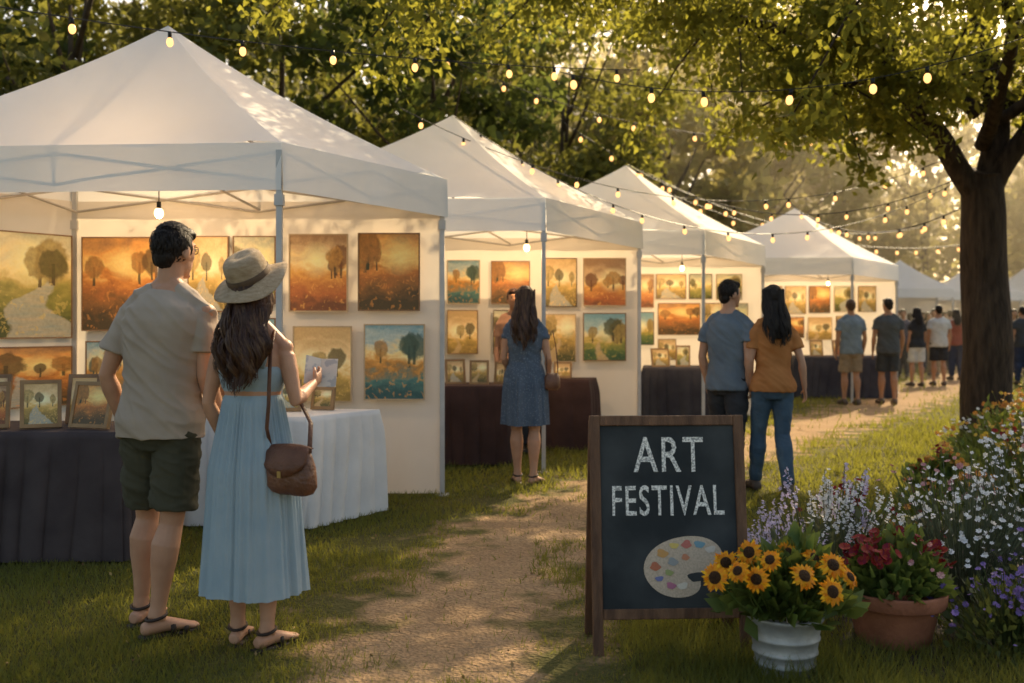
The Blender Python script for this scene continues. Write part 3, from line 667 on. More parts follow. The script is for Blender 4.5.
    return o,hm,s
def arm_down(sg,f=False,out=.05,fwd=.03,bend=.05,curl=.8):
    x=(.152 if f else .186)
    return (V((sg*(x+out),-.01,1.115)),V((sg*(x+out+.005),bend,.875)),(-sg,0,0),(0,1,0),curl)
M_shirtA=surf('taupe_cotton',(.40,.33,.265),(.335,.275,.22),scale=5,rough=.9,bump=.25,bscale=18)
M_shortA=surf('dark_olive_cotton',(.050,.048,.030),(.07,.066,.042),scale=5,rough=.9,bump=.3,bscale=25)
M_sand=surf('sandal_leather',(.035,.022,.016),rough=.5)
p,hm,s=person('person in taupe t-shirt, olive shorts and sandals facing the paintings',(-1.54,4.33,0),-14,1.78,'m',
  [(-.15,.10,4),(.02,-.04,-36)],[(V((-.228,-.03,1.11)),V((-.21,.07,.875)),(1,0,0),(0,1,0),.9),(V((.225,-.0,1.11)),V((.235,.13,.895)),(-1,0,0),(0,1,0),.9)],
  hyaw=-12,hpitch=-4,lean=(.07,.0),pel=(.015,0),knees=[(0,.045,0),(.01,.015,0)],top=M_shirtA,bottom=('shorts',M_shortA),hair='short',shoe=('sandal',M_sand),vox=.0055,sleeve=.62)
mb=MB()
for x in(-.032,.032):
    pts=[(x+.021*math.cos(u),.099-.012*abs(x+.021*math.cos(u))/.053,.012+.016*math.sin(u)) for u in [2*math.pi*k/16 for k in range(17)]]; mb.tube(pts,.0018,5)
mb.tube([(-.011,.098,.014),(0,.101,.016),(.011,.098,.014)],.0018,5)
for x in(-1,1): mb.tube([(x*.053,.087,.016),(x*.074,.045,.012),(x*.081,-.005,.006)],.0018,5)
mb.xf(hm); link('glasses',mb.mesh('glasses',M_black),p)
M_dressA=surf('pale_blue_linen',(.38,.47,.52),(.31,.41,.48),scale=6,rough=.9,bump=.3,bscale=35,transl=.15)
p,hm,s=person('person in a pale blue sundress and straw hat holding a leaflet',(-1.08,4.15,0),-8,1.60,'f',
  [(-.085,.03,8),(.075,-.02,-26)],[(V((-.205,-.02,1.12)),V((-.17,.10,.90)),(1,0,0),(0,1,0),.9),(V((.215,-.03,1.13)),V((.235,.15,1.20)),(-1,.2,.2),(-.2,.3,1),1.1)],
  hyaw=-12,hpitch=8,dress=(M_dressA,.262,.235,1.15,1.30),hair='long',hairm=M_hairbrown,hairlen=1.19,shoe=('sandal',M_sand),vox=.0055,wave=1.5)
M_straw=surf('straw',(.60,.47,.32),(.44,.32,.20),scale=30,rough=.9,bump=1,bscale=120,stretch=(1,1,3),transl=.12)
M_band=surf('hat_band',(.12,.075,.045),(.08,.05,.03),scale=30)
def hat(parent,hm):
    mb=MB(); n=64; rs=[]
    for r,z in((.098,.012),(.11,.006),(.14,-.002),(.165,-.010),(.183,-.018),(.185,-.021),(.165,-.014),(.11,.0),(.094,.006)):
        rs.append([V((r*math.cos(u)*.96,r*math.sin(u),z+(r-.098)*.14*math.sin(2*u+.6)+(r-.098)*.12*math.sin(3*u))) for u in [2*math.pi*k/n for k in range(n)]])
    mb.rings(rs,False)
    mb.rings([[V((r*math.cos(u)*.94,r*math.sin(u)*1.04,z)) for u in [2*math.pi*k/n for k in range(n)]] for r,z in((.101,.004),(.100,.03),(.098,.07),(.092,.098),(.078,.114),(.05,.118),(.02,.114),(.001,.112))],False)
    M=hm@Matrix.Translation(V((0,-.014,.046)))@Matrix.Rotation(R(25),4,'X')@Matrix.Rotation(R(-5),4,'Y'); mb.xf(M)
    h=link('sun_hat',mb.mesh('sun_hat',M_straw,True),parent)
    mb=MB(); mb.rings([[V((r*math.cos(u)*.94,r*math.sin(u)*1.04,z)) for u in [2*math.pi*k/n for k in range(n)]] for r,z in((.1055,.010),(.1060,.014),(.1045,.036),(.1020,.038))],False); mb.xf(M); link('hat_band',mb.mesh('hat_band',M_band,True),h)
hat(p,hm)
WM=Matrix.Translation(V((-1.08,4.15,0)))@Matrix.Rotation(R(-8),4,'Z')
def held(loc):
    mb=MB()
    for k,(a0,x0) in enumerate(((20,-.035),(-22,.035))): mb.box((x0,.008,.05),(.074,.002,.13),Matrix.Rotation(R(a0),3,'Z'))
    o=thing('leaflet','pale open paper leaflet held up in one hand','leaflet',loc,(R(-20),R(8),R(18)),me=mb.mesh('leaflet',surf('leaflet_paper',(.66,.62,.56),(.45,.45,.45),scale=26,lo=.5,hi=.56)))
held(WM@(V((.235,.24,1.20))*.914))
M_leather=surf('brown_leather',(.20,.088,.046),(.10,.042,.024),scale=9,rough=.45,bump=.8,bscale=45,spec=.45)
M_leather2=surf('dark_leather',(.15,.065,.036),(.085,.036,.021),scale=9,rough=.48,bump=.7,bscale=45)
M_brass=surf('brass',(.5,.36,.16),metal=1,rough=.4)
bl=WM@V((.20,-.10,0)); bl.z=.665
bag=thing('handbag','rounded brown leather shoulder bag hanging at the hip','handbag',bl,(0,0,R(-25)))
mb=MB(); rs=[]
for z,wx,wy in((0,.08,.03),(.008,.105,.042),(.035,.120,.054),(.075,.121,.055),(.115,.112,.048),(.155,.100,.038),(.185,.086,.026),(.193,.068,.014)):
    rs.append([V((math.copysign(abs(math.cos(u))**.7,math.cos(u))*wx*(1+.05*noise.noise(V((math.cos(u)*2,math.sin(u)*2,z*18)))),math.copysign(abs(math.sin(u))**.8,math.sin(u))*wy*(1+.22*noise.noise(V((math.cos(u)*3,math.sin(u)*2,z*22)))),z-.012*math.cos(u)*(1-z*4)*.4)) for u in [2*math.pi*k/40 for k in range(40)]])
mb.rings(rs); link('bag_body',mb.mesh('bag_body',M_leather,True),bag)
mb=MB(); nx=18; vs=[]
prof=[(.02,.196),(-.015,.200),(-.036,.18),(-.052,.145),(-.062,.11),(-.066,.076)]
for k,(y,z) in enumerate(prof):
    for j in range(nx+1):
        u=j/nx*2-1; w_=.106 if k<4 else (.102 if k==4 else .088); dz=.034*u*u if k==5 else (.014*u*u if k==4 else -.012*u*u)
        vs.append((u*w_,y*(1-.32*u*u)-.002+.004*noise.noise(V((u*3,k*.8,1))),z+dz))
mb.add(vs,[(i*(nx+1)+j,i*(nx+1)+j+1,(i+1)*(nx+1)+j+1,(i+1)*(nx+1)+j) for i in range(5) for j in range(nx)])
fl=link('flap',mb.mesh('flap',M_leather2,True),bag); md=fl.modifiers.new('s','SOLIDIFY'); md.thickness=.004
mb=MB(); mb.box((0,-.071,.086),(.018,.006,.026)); link('buckle',mb.mesh('buckle',M_brass),bag)
inv=(Matrix.Translation(bl)@Matrix.Rotation(R(-25),4,'Z')).inverted()
sp_=[WM@(V(q)*.914) for q in((.125,-.125,1.12),(.128,-.122,1.25),(.122,-.095,1.36),(.112,-.03,1.445),(.12,.05,1.42),(.135,.115,1.30),(.16,.13,1.15))]
top1=V((-.095,0,.17));top2=V((.095,0,.17))
pts=[top1,top1.lerp(inv@sp_[0],.5)+V((0,-.02,0))]+[inv@q for q in sp_]+[ (inv@sp_[-1]).lerp(top2,.5)+V((.04,0,0)),top2]
mb=MB(); mb.tube(pts,[(.004,.010)]*len(pts),8,ref=(0,-1,0)); link('strap',mb.mesh('strap',M_leather2,True),bag)
def dots_mat():
    m=surf('slate_blue_dotted_cotton',(.10,.13,.175),(.075,.10,.14),scale=6,rough=.85); nd=m.node_tree.nodes; lk=m.node_tree.links
    pr=[n for n in nd if n.type=='BSDF_PRINCIPLED'][0]; src=pr.inputs['Base Color'].links[0].from_socket
    tc=nd.new('ShaderNodeTexCoord'); v=nd.new('ShaderNodeTexVoronoi'); v.inputs['Scale'].default_value=62; lk.new(tc.outputs['Object'],v.inputs['Vector'])
    lt=math_(nd,lk,'LESS_THAN',v.outputs['Distance'],.24); c=mixc(nd,lk,lt,src,(.20,.24,.30)); lk.new(c,pr.inputs['Base Color']); return m
M_dots=dots_mat()
p,hm,s=person('person in a knee length slate blue dress viewing paintings',(.11,8.35,0),-6,1.66,'f',
  [(-.07,.03,15),(.075,-.02,-25)],[(V((-.19,-.02,1.12)),V((-.15,.15,1.0)),(1,0,0),(0,1,0),1),(V((.205,-.02,1.12)),V((.20,.12,.95)),(-1,0,0),(0,1,0),1)],
  dress=(M_dots,.54,.215,1.10,1.33),top=M_dots,hair='long',hairm=M_hairbrown,hairlen=1.22,shoe=('sandal',M_sand),vox=.009,sleeve=.25)
for ch in p.children:
    if ch.name.startswith('shirt'): ch.name='dress_bodice'
b2=thing('handbag','small tan handbag carried beside the slate blue dress','handbag',(.335,8.30,.80),(0,0,R(20)))
mb=MB(); rs=[]
for z,wx,wy in((0,.05,.03),(.02,.07,.045),(.10,.07,.04),(.14,.05,.02)): rs.append([V((math.cos(u)*wx,math.sin(u)*wy,z)) for u in [2*math.pi*k/20 for k in range(20)]])
mb.rings(rs); link('bag_body',mb.mesh('bag_body',M_leather,True),b2)
mb=MB(); mb.tube([(-.05,0,.12),(-.05,0,.22),(-.045,.02,.42),(0,.0,.50),(.03,0,.38),(.05,0,.2),(.05,0,.12)],.005,6); link('strap',mb.mesh('strap',M_leather2),b2)
M_peach=surf('peach_cotton',(.36,.20,.13),(.28,.15,.09)); M_dark=surf('black_cotton',(.018,.018,.021),(.034,.034,.038),rough=.85,bump=.4,bscale=30)
person('person in a peach top standing behind the sales table',(.02,10.42,0),185,1.72,'f',[(-.08,0,5),(.08,0,-5)],[arm_down(-1,True,out=.03),arm_down(1,True,out=.03)],top=M_peach,bottom=('pants',M_dark),hair='short',hairm=M_hairbrown,shoe=('shoe',M_black),vox=.012,skin=M_skin2)
M_greyblue=surf('grey_blue_cotton',(.15,.18,.21),(.11,.135,.165),scale=6,rough=.9,bump=.3,bscale=25)
M_rust=surf('rust_cotton',(.46,.19,.06),(.38,.15,.045),scale=6,rough=.9,bump=.3,bscale=25)
M_jeans=surf('blue_denim',(.075,.12,.165),(.04,.07,.11),scale=5,rough=.85,bump=.5,bscale=60)
M_shoe=surf('canvas_shoe',(.12,.09,.07))
person('person in grey-blue t-shirt and black trousers walking with a companion',(1.74,8.05,0),-38,1.70,'m',[(-.10,.12,3),(.09,-.12,-5)],[(V((-.215,-.03,1.12)),V((-.21,.06,.88)),(1,0,0),(0,1,0),.9),(V((.21,-.05,1.12)),V((.20,.02,.90)),(-1,0,0),(0,1,0),.9)],
  hyaw=-25,lean=(.02,0),top=M_greyblue,bottom=('pants',M_dark),hair='short',shoe=('shoe',M_black),vox=.008,fat=.93)
person('person in rust t-shirt and blue jeans walking on the path',(2.07,7.9,0),4,1.65,'f',[(-.09,.20,3),(.09,-.12,-8)],[(V((-.20,-.02,1.12)),V((-.20,.08,.90)),(1,0,0),(0,1,0),.9),(V((.225,-.06,1.12)),V((.265,-.02,.89)),(-1,0,0),(0,1,0),.9)],
  knees=[(0,.02,0),(-.01,.06,0)],top=M_rust,bottom=('jeans',M_jeans),hair='long',hairlen=1.25,shoe=('shoe',M_shoe),vox=.008,sleeve=.6)
M_khaki=surf('khaki',(.30,.22,.14)); M_charc=surf('charcoal_cotton',(.05,.052,.056)); M_lblue=surf('faded_blue_cotton',(.20,.25,.30)); M_dgrey=surf('dark_grey_cotton',(.085,.09,.095)); M_whitec=surf('white_cotton',(.6,.58,.55)); M_red=surf('brick_red_cotton',(.3,.07,.04)); M_navy=surf('navy_cotton',(.03,.04,.08))
FG='festival visitors standing further along the path'
def far(px,Y,H,sex,top,bot,lab,yaw=0,hair='short',hm_=None,stride=.06,vox=.015,hy=0):
    X=(px-512)/F*Y
    person(lab,(X,Y,0),yaw,H,sex,[(-.09,stride,5),(.09,-stride,-8)],[arm_down(-1,sex=='f',out=.04,bend=random.uniform(.02,.12)),arm_down(1,sex=='f',out=.05,bend=random.uniform(0,.1))],hyaw=hy,top=top,bottom=bot,hair=hair,hairm=hm_ or M_hairblack,hairlen=1.3,vox=vox,group=FG,shoe=('shoe',M_shoe),skin=M_skin2)
far(851,16.6,1.76,'m',M_lblue,('shorts',M_khaki),'person in faded blue t-shirt and khaki shorts standing',5,hm_=M_hairbrown,vox=.011,hy=-10)
far(888,16.7,1.78,'m',M_dgrey,('shorts',M_charc),'person in dark grey t-shirt and charcoal shorts standing',-4,vox=.011,hy=20)
far(917,21.5,1.70,'f',M_dark,('shorts',M_whitec),'person in black top and pale shorts walking',10,'long')
far(939,21.8,1.76,'m',M_whitec,('shorts',M_dark),'person in white t-shirt and dark shorts walking',-5)
for px,Y,H,sx,tp_,bt_,lab,yw in (
 (956,24,1.7,'f',M_red,M_navy,'person in brick red top standing far along the path',0),
 (903,25,1.72,'m',M_navy,M_charc,'person in navy top standing far along the path',160),
 (1014,25,1.72,'f',M_khaki,M_navy,'person in khaki top near the distant tents',170),
 (1023,22,1.74,'m',M_charc,M_navy,'person in charcoal top beside the flower beds',0),
 (950,29,1.75,'m',M_lblue,M_charc,'person in faded blue top near the distant tents',0),
 (928,28,1.68,'f',M_peach,M_navy,'person in peach top near the distant tents',190),
 (874,28,1.74,'m',M_khaki,M_navy,'person in khaki top by the distant tents',0),
 (1019,31,1.74,'m',M_whitec,M_navy,'person in white top by the distant tents',0),
 (910,32,1.7,'f',M_whitec,M_charc,'person in white top by the distant tents',20),
 (923,34,1.75,'m',M_dark,M_navy,'person in black top by the distant tents',180),
 (944,31,1.72,'f',M_rust,M_dark,'person in rust top near the distant tents',200),
 (966,30,1.76,'m',M_dgrey,M_navy,'person in dark grey top by the distant tents',0),
 (1010,29,1.7,'f',M_whitec,M_navy,'person in white top near the flower beds',170),
 (1022,27,1.76,'m',M_red,M_dark,'person in brick red top near the flower beds',10),
 (868,31,1.7,'f',M_lblue,M_dark,'person in faded blue top by the distant tents',30),
 (934,26,1.74,'m',M_charc,M_khaki,'person in charcoal top near the distant tents',150),
 (1008,33,1.74,'m',M_navy,M_khaki,'person in navy top by the distant tents',0),
 (897,30,1.76,'m',M_rust,M_navy,'person in rust top by the distant tents',180)):
    far(px,Y,H,sx,tp_,('pants',bt_),lab,yw,'long' if sx=='f' else 'short',vox=.018)
# ================================================================= SIGN
sg=thing('chalkboard_sign','wooden A-frame chalkboard sign reading ART FESTIVAL on the grass','sign',(.655,4.06,0),(0,0,R(3)))
tilt=Matrix.Rotation(R(-8),4,'X')
W_,Hh=.65,.975; fw=.042
def stilted(mb): mb.xf(tilt); return mb
mb=MB()
for x in(-W_/2+fw/2,W_/2-fw/2): mb.box((x,0,Hh/2),(fw,.03,Hh))
for z in(Hh-fw/2-.001,.165): mb.box((0,0.001,z),(W_-2*fw-.001,.027,fw))
fr=link('frame',stilted(mb).mesh('frame',M_wood),sg); bv=fr.modifiers.new('b','BEVEL'); bv.width=.003
mb=MB(); mb.box((0,.004,(Hh-fw+.186)/2),(W_-2*fw,.012,Hh-fw-.186)); link('chalkboard',stilted(mb).mesh('chalkboard',M_slate),sg)
rm=Matrix.Translation(V((0,.265,.0)))@Matrix.Rotation(R(8),4,'X')
mb=MB()
for x in(-W_/2+fw/2,W_/2-fw/2): mb.box((x,0.016,Hh/2-.012),(fw,.028,Hh-.03))
for z in(Hh-.06,.165): mb.box((0,.016,z),(W_-2*fw-.001,.025,fw))
mb.xf(rm); link('rear_frame',mb.mesh('rear_frame',M_wood),sg)
for x in(-.2,.2):
    mb=MB(); mb.box((x,.155,.945),(.05,.03,.006)); link('hinge',mb.mesh('hinge',M_black),sg)
def chalk(name,c1,c2,lo=.40,hi=.56):
    m,nt,nd,lk=newmat(name); out=N(nd,'ShaderNodeOutputMaterial'); p=N(nd,'ShaderNodeBsdfPrincipled'); lk.new(p.outputs[0],out.inputs[0])
    tc=N(nd,'ShaderNodeTexCoord'); a=N(nd,'ShaderNodeTexNoise'); a.inputs['Scale'].default_value=130; a.inputs['Detail'].default_value=6; lk.new(tc.outputs['Object'],a.inputs['Vector'])
    r=N(nd,'ShaderNodeMapRange'); r.inputs[1].default_value=lo; r.inputs[2].default_value=hi; lk.new(a.outputs[0],r.inputs[0])
    lk.new(mixc(nd,lk,r.outputs[0],c2,c1),p.inputs['Base Color']); p.inputs['Roughness'].default_value=.95; return m
M_chalk=chalk('white_chalk',(.88,.86,.81),(.34,.34,.33)); M_pal=chalk('beige_chalk',(.62,.50,.38),(.50,.40,.30),.38,.62)
def lettering(txt,xc,zc,wd,ht):
    cu=bpy.data.curves.new('t','FONT'); cu.body=txt; cu.extrude=.004; cu.offset=.007; cu.space_character=1.12
    ob=bpy.data.objects.new('t',cu); COL.objects.link(ob); dg=bpy.context.evaluated_depsgraph_get(); me=bpy.data.meshes.new_from_object(ob.evaluated_get(dg)); bpy.data.objects.remove(ob)
    xs=[v.co.x for v in me.vertices]; yz=[v.co.y for v in me.vertices]; x0,x1,y0,y1=min(xs),max(xs),min(yz),max(yz)
    for v in me.vertices:
        x=(v.co.x-x0)/(x1-x0)-.5; y=(v.co.y-y0)/(y1-y0)-.5
        jx=.003*noise.noise(V((x*14,y*14,len(txt)))); jz=.003*noise.noise(V((x*14+9,y*14,2)))
        v.co=tilt@V((xc+x*wd+jx,-.0035-v.co.z*.2,zc+y*ht+jz))
    me.materials.clear(); me.materials.append(M_chalk); link('lettering',me,sg)
lettering('ART',0.005,.812,.295,.145); lettering('FESTIVAL',0.0,.622,.47,.125)
mb=MB(); pc=V((.055,-.0045,.355)); n=60; rim=[]
def prr(u): return 1-.42*math.exp(-((u-R(318))/.32)**2)+.03*math.sin(3*u)
for k in range(n):
    u=2*math.pi*k/n; r=prr(u); rim.append(V((.165*math.cos(u)*r,0,.122*math.sin(u)*r+.02*math.cos(u)*r)))
mb.add([pc]+[pc+q for q in rim],[(0,1+k,1+(k+1)%n) for k in range(n)]); stilted(mb); pal=link('palette_drawing',mb.mesh('palette_drawing',M_pal),sg)
def blob(x,z,rx,rz,mat,name,lay=.001):
    mb=MB(); q=pc+V((x,-lay,z)); m=22; a0=random.random()*6; mb.add([q]+[q+V((rx*math.cos(2*math.pi*k/m)*(1+.2*math.sin(2*math.pi*3*k/m+a0)),0,rz*math.sin(2*math.pi*k/m)*(1+.2*math.cos(2*math.pi*2*k/m+a0)))) for k in range(m)],[(0,1+k,1+(k+1)%m) for k in range(m)]); stilted(mb); link(name,mb.mesh(name,mat),pal)
blob(.052,-.045,.033,.022,M_slate,'thumb_hole')
for i,(x,z,c_) in enumerate(((-.118,.0,(.50,.16,.08)),(-.088,.052,(.60,.32,.10)),(-.038,.082,(.70,.52,.14)),(.015,.088,(.55,.16,.12)),(.068,.086,(.18,.34,.42)),(.115,.066,(.66,.60,.52)),(-.102,-.05,(.18,.20,.42)),(-.055,-.078,(.46,.16,.26)),(-.045,.018,(.32,.34,.34)),(.008,.036,(.60,.24,.12)),(-.006,-.080,(.72,.66,.56)),(-.062,-.026,(.34,.38,.14)))):
    s_=random.uniform(.75,1.15); blob(x,z,.021*s_,.015*s_,chalk('chalk_dab',c_,tuple(q*.85+.05 for q in c_),.38,.62),'colour_dab',.001+.0002*i)
# ================================================================= TREES
def leafmat(name,c1,c2,tcol,isl=.4,tr=.45,scale=.6):
    return surf(name,c1,c2,scale=scale,rough=.6,transl=tr,tcol=tcol,island=isl,spec=.2,detail=3)
ML_near=leafmat('near_leaf',(.06,.08,.018),(.10,.115,.024),(.44,.42,.055),.35,.55)
ML_a=leafmat('leaf_green',(.040,.058,.018),(.075,.09,.026),(.20,.24,.045),.3,.5)
ML_b=leafmat('leaf_olive',(.065,.08,.022),(.11,.11,.03),(.32,.31,.055),.3,.5)
ML_c=leafmat('leaf_gold_haze_tint',(.18,.17,.06),(.26,.22,.08),(.58,.50,.16),.25,.5)  # golden haze put into the leaf colour of distant trees
ML_d=leafmat('leaf_pale_haze_tint',(.30,.26,.13),(.38,.31,.16),(.62,.53,.26),.2,.45,.15)  # palest leaf colour, distance haze painted in; the far woodland uses it too
def tree(label,loc,H,Rr,nl,ls,mat,cz=.62,vz=.40,trunk_r=.2,clumps=60,group='trees closing the park behind the tents'):
    o=thing('tree',label,'tree',loc,group=group); mb=MB()
    pts=[V((.1*math.sin(z*.9),.1*math.cos(z*1.3),z)) for z in np.linspace(0,H*.7,9)]
    mb.tube(pts,[trunk_r*(1.25 if i==0 else 1-.1*i) for i in range(9)],10)
    cl=[]
    for k in range(clumps):
        u=rng.normal(size=3); u/=np.linalg.norm(u); r=rng.uniform(.35,1)**.5
        c_=np.array([u[0]*Rr*r,u[1]*Rr*r,H*cz+u[2]*H*vz*r]); 
        if c_[2]<.4: c_[2]=.6
        cl.append((c_,rng.uniform(.24,.44)*Rr*.66))
        if k<8:
            zb=max(.8,min(H*.8,c_[2]-Rr*.5)); a=V((0,0,zb*.8)); b=V(c_)
            mb.tube([a,a.lerp(b,.5)+V((0,0,-.1)),b],[trunk_r*.35,trunk_r*.2,trunk_r*.06],6)
    link('trunk',mb.mesh('trunk',M_barkfar,True),o)
    P=[]; per=nl//clumps
    for c_,r in cl:
        q=rng.normal(size=(per,3)); q/=np.linalg.norm(q,axis=1)[:,None]; q*=(r*rng.uniform(.2,1.15,per)**.6)[:,None]; q[:,2]*=.65; P.append(c_+q)
    P=np.concatenate(P); P=P[P[:,2]>.15]
    link('crown',leaf_mesh('crown',P,ls,.65,mat,.3),o)
L1='leafy dark green tree standing behind the tents'; L2='background tree with golden haze put into its leaf colour'
for x,y,h,r,m,lab in((-10.5,17,9.5,3.2,ML_a,L1),(-6.8,15.5,9,2.9,ML_b,L1),(-4.2,18.5,10.5,3.2,ML_b,L1),(-1.3,17.5,8.6,2.5,ML_a,L1),(-8,23,12,4,ML_b,L1),(-14,20,11,4,ML_a,L1),(1.2,22,9.0,2.8,ML_b,L1)):
    tree(lab,(x,y,0),h,r,10500,.19,m,trunk_r=.14)
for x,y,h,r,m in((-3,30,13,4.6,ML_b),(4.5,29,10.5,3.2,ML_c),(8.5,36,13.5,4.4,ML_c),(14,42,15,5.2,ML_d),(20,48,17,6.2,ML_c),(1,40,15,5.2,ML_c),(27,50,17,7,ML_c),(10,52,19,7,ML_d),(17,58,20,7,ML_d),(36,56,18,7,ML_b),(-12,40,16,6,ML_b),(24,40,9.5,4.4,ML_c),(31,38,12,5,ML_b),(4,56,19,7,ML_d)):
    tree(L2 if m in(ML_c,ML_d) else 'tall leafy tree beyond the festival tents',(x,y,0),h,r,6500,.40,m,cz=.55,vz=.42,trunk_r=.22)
P=[]
for k in range(360):
    x=rng.uniform(-75,95); y=rng.uniform(64,84); z=rng.uniform(.5,17)*(0.8+.2*math.sin(x*.17)); r=rng.uniform(1.5,3)
    q=rng.normal(size=(110,3))*r*.5; P.append(np.array([x,y,z])+q)
P=np.concatenate(P); P=P[P[:,2]>0]
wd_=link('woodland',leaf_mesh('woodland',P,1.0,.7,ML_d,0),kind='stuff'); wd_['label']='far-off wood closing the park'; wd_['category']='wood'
P=[]
for k in range(220):
    x=rng.uniform(-22,14); y=26+rng.uniform(-1.5,1.5)+max(0,x)*.9; z=rng.uniform(.2,3.0); q=rng.normal(size=(50,3))*.55; P.append(np.array([x,y,z])+q)
P=np.concatenate(P); P=P[P[:,2]>0]
hg=link('undergrowth',leaf_mesh('undergrowth',P,.32,.6,ML_b,0),kind='stuff'); hg['label']='dense shrubs under the trees behind the tents'; hg['category']='shrubs'
bt=thing('tree','large spreading shade tree with a thick dark trunk','tree',(5.72,12,0))
mb=MB(); CP=[]
def limb(pts,r0,r1,n=12,sub=0,leafr=.5,lp=1.0,s0=.25):
    pts=[V(p) for p in pts]
    d=[]; 
    for i in range(len(pts)-1):
        p0=pts[max(0,i-1)];p1=pts[i];p2=pts[i+1];p3=pts[min(len(pts)-1,i+2)]
        for k in range(5):
            t=k/5; d.append(.5*((2*p1)+(p2-p0)*t+(2*p0-5*p1+4*p2-p3)*t*t+(3*p1-p0-3*p2+p3)*t**3))
    d.append(pts[-1]); m=len(d)
    for i in range(1,m-1): d[i]=d[i]+V((noise.noise(d[i]*1.3),noise.noise(d[i]*1.3+V((5,0,0))),noise.noise(d[i]*1.3+V((0,7,0)))))*min(.09,r0)
    mb.tube(d,[r0+(r1-r0)*i/(m-1) for i in range(m)],n)
    if sub:
        for k in range(sub):
            i=int(m*(s0+(.97-s0)*random.random())); i=min(i,m-1); b=d[i]; dr_=(d[min(i+1,m-1)]-d[max(i-1,0)]).normalized()
            a=V((random.gauss(0,1),random.gauss(0,1),random.gauss(-.05,.45))).normalized(); dd=(dr_*.6+a).normalized(); L=random.uniform(.7,1.7)*lp
            e=b+dd*L+V((0,0,-.12*L)); mb.tube([b,b.lerp(e,.5)+V((0,0,.06*L)),e],[max(.012,min(.03,r1*.9)),.012,.005],6)
            for q in range(4):
                t=.35+.65*q/3; CP.append((np.array(b.lerp(e,t)),.34*lp))
        CP.append((np.array(d[-1]),.4))
limb([(0,0,-.05),(.0,0,.6),(-.02,0,1.8),(-.05,.02,2.7),(-.05,0,3.2)],.31,.23,18)
limb([(-.05,0,2.8),(-.5,-.15,3.4),(-1.1,-.45,4.0),(-1.7,-.9,4.6),(-2.6,-1.5,5.1),(-4.0,-2.2,5.4)],.15,.04,12,22,s0=.35)
limb([(-.05,0,2.8),(.15,.1,3.8),(.0,.0,4.7),(-.3,.2,6.0),(-.3,.2,6.6)],.17,.05,12,14)
limb([(0,0,2.9),(.4,-.1,3.7),(.95,-.3,4.6),(1.8,-.8,5.3),(2.6,-1.2,6)],.14,.04,12,16)
limb([(-1.2,-.4,4.1),(-2.1,-.5,4.5),(-3.2,-.9,4.75),(-4.4,-1.6,5.0),(-5.6,-2.2,5.05)],.09,.02,10,32,s0=.25)
limb([(-.1,0,3.9),(-.9,.5,4.7),(-2.2,1.2,5.3),(-4,1.6,5.7),(-5.0,1.8,5.9)],.1,.02,10,20,s0=.3)
limb([(-.05,0,3.5),(-.3,-1,4.0),(-.8,-2.2,4.35),(-1.6,-3.3,4.5),(-2.6,-4.2,4.45)],.1,.015,10,26,s0=.3)
limb([(.1,0,3.8),(.6,-1.2,4.3),(.7,-2.4,4.4),(.6,-3.6,4.5)],.08,.015,10,20)
limb([(.2,.1,4.0),(1.2,.8,4.6),(2.4,1.4,5.0),(3.6,1.8,5.6)],.1,.02,10,16)
limb([(-5.6,-2.2,5.05),(-6.4,-2.5,4.95),(-7.2,-2.9,4.95)],.02,.006,6,14)
limb([(.6,-.3,3.9),(1.2,-.7,3.9),(1.8,-1.1,3.75)],.05,.01,8,12,lp=.7)
limb([(-.4,.1,3.5),(-1.1,.3,3.9),(-1.9,.5,3.95)],.05,.01,8,10,lp=.7)
limb([(-1.3,-.5,4.2),(-2.0,-.9,4.0),(-2.8,-1.2,3.85)],.04,.01,8,14,lp=.7)
link('trunk',mb.mesh('trunk',M_bark,True),bt)
P=[]
for c_,r in CP:
    m=random.randint(40,78); q=rng.normal(size=(m,3))*r*.45; q[:,2]*=.7; P.append(c_+q)
P=np.concatenate(P); link('crown',leaf_mesh('crown',P,.105,.55,ML_near,.7),bt)
print('near leaves',len(P))
# ================================================================= STRING LIGHTS
bulb_mb=MB(); bulb_mb.tube([(0,0,0),(0,0,-.04)],.013,8,mi=0); bulb_mb.ell((0,0,-.068),(.023,.023,.031),10,8,mi=1)
bulb_me=bulb_mb.mesh('bulb',[M_black,M_bulb],True)
def strand(a,b,sag,n,bs=1.0,start=.03,jit=.12):
    o=thing('string_lights','string of small glowing bulbs hanging across the lawn','string lights',a,group='festoon strings strung between trees and tents'); d=b-a
    f=lambda t: d*t+V((0,0,-sag*4*t*(1-t)))
    mb=MB(); mb.tube([f(t/30) for t in range(31)],.0042*max(1,a.y/9),5); link('wire',mb.mesh('wire',M_black),o)
    for k in range(n):
        t=start+(1-2*start)*min(1,max(0,(k+random.uniform(-jit,jit))/(n-1))); ob=link('bulb',bulb_me,o,loc=f(t)); ob.scale=(bs,bs,bs); ob.rotation_euler=(random.uniform(-.15,.15),random.uniform(-.15,.15),0)
strand(at(-90,-8,6.0),at(640,70,8.5),.10,9,1.05,jit=.25)
strand(at(560,72,8),at(1045,30,7),.28,7,1.2,jit=.25)
strand(at(400,108,9.6),at(965,150,12),.75,13,1.0,jit=.25)
strand(at(455,117,10.1),at(960,180,12),.9,13,1.0,jit=.25)
strand(at(628,165,13.3),at(975,170,12),.6,10,1.0,jit=.25)
strand(at(430,50,14),at(960,110,16),.8,12,1.3,jit=.25)
strand(at(560,120,18),at(930,225,24),.9,14,1.6,jit=.25)
strand(at(660,190,20),at(1010,235,26),.7,14,1.6,jit=.25)
strand(at(795,208,18.2),at(985,195,12.2),.45,9,1.2,jit=.25)
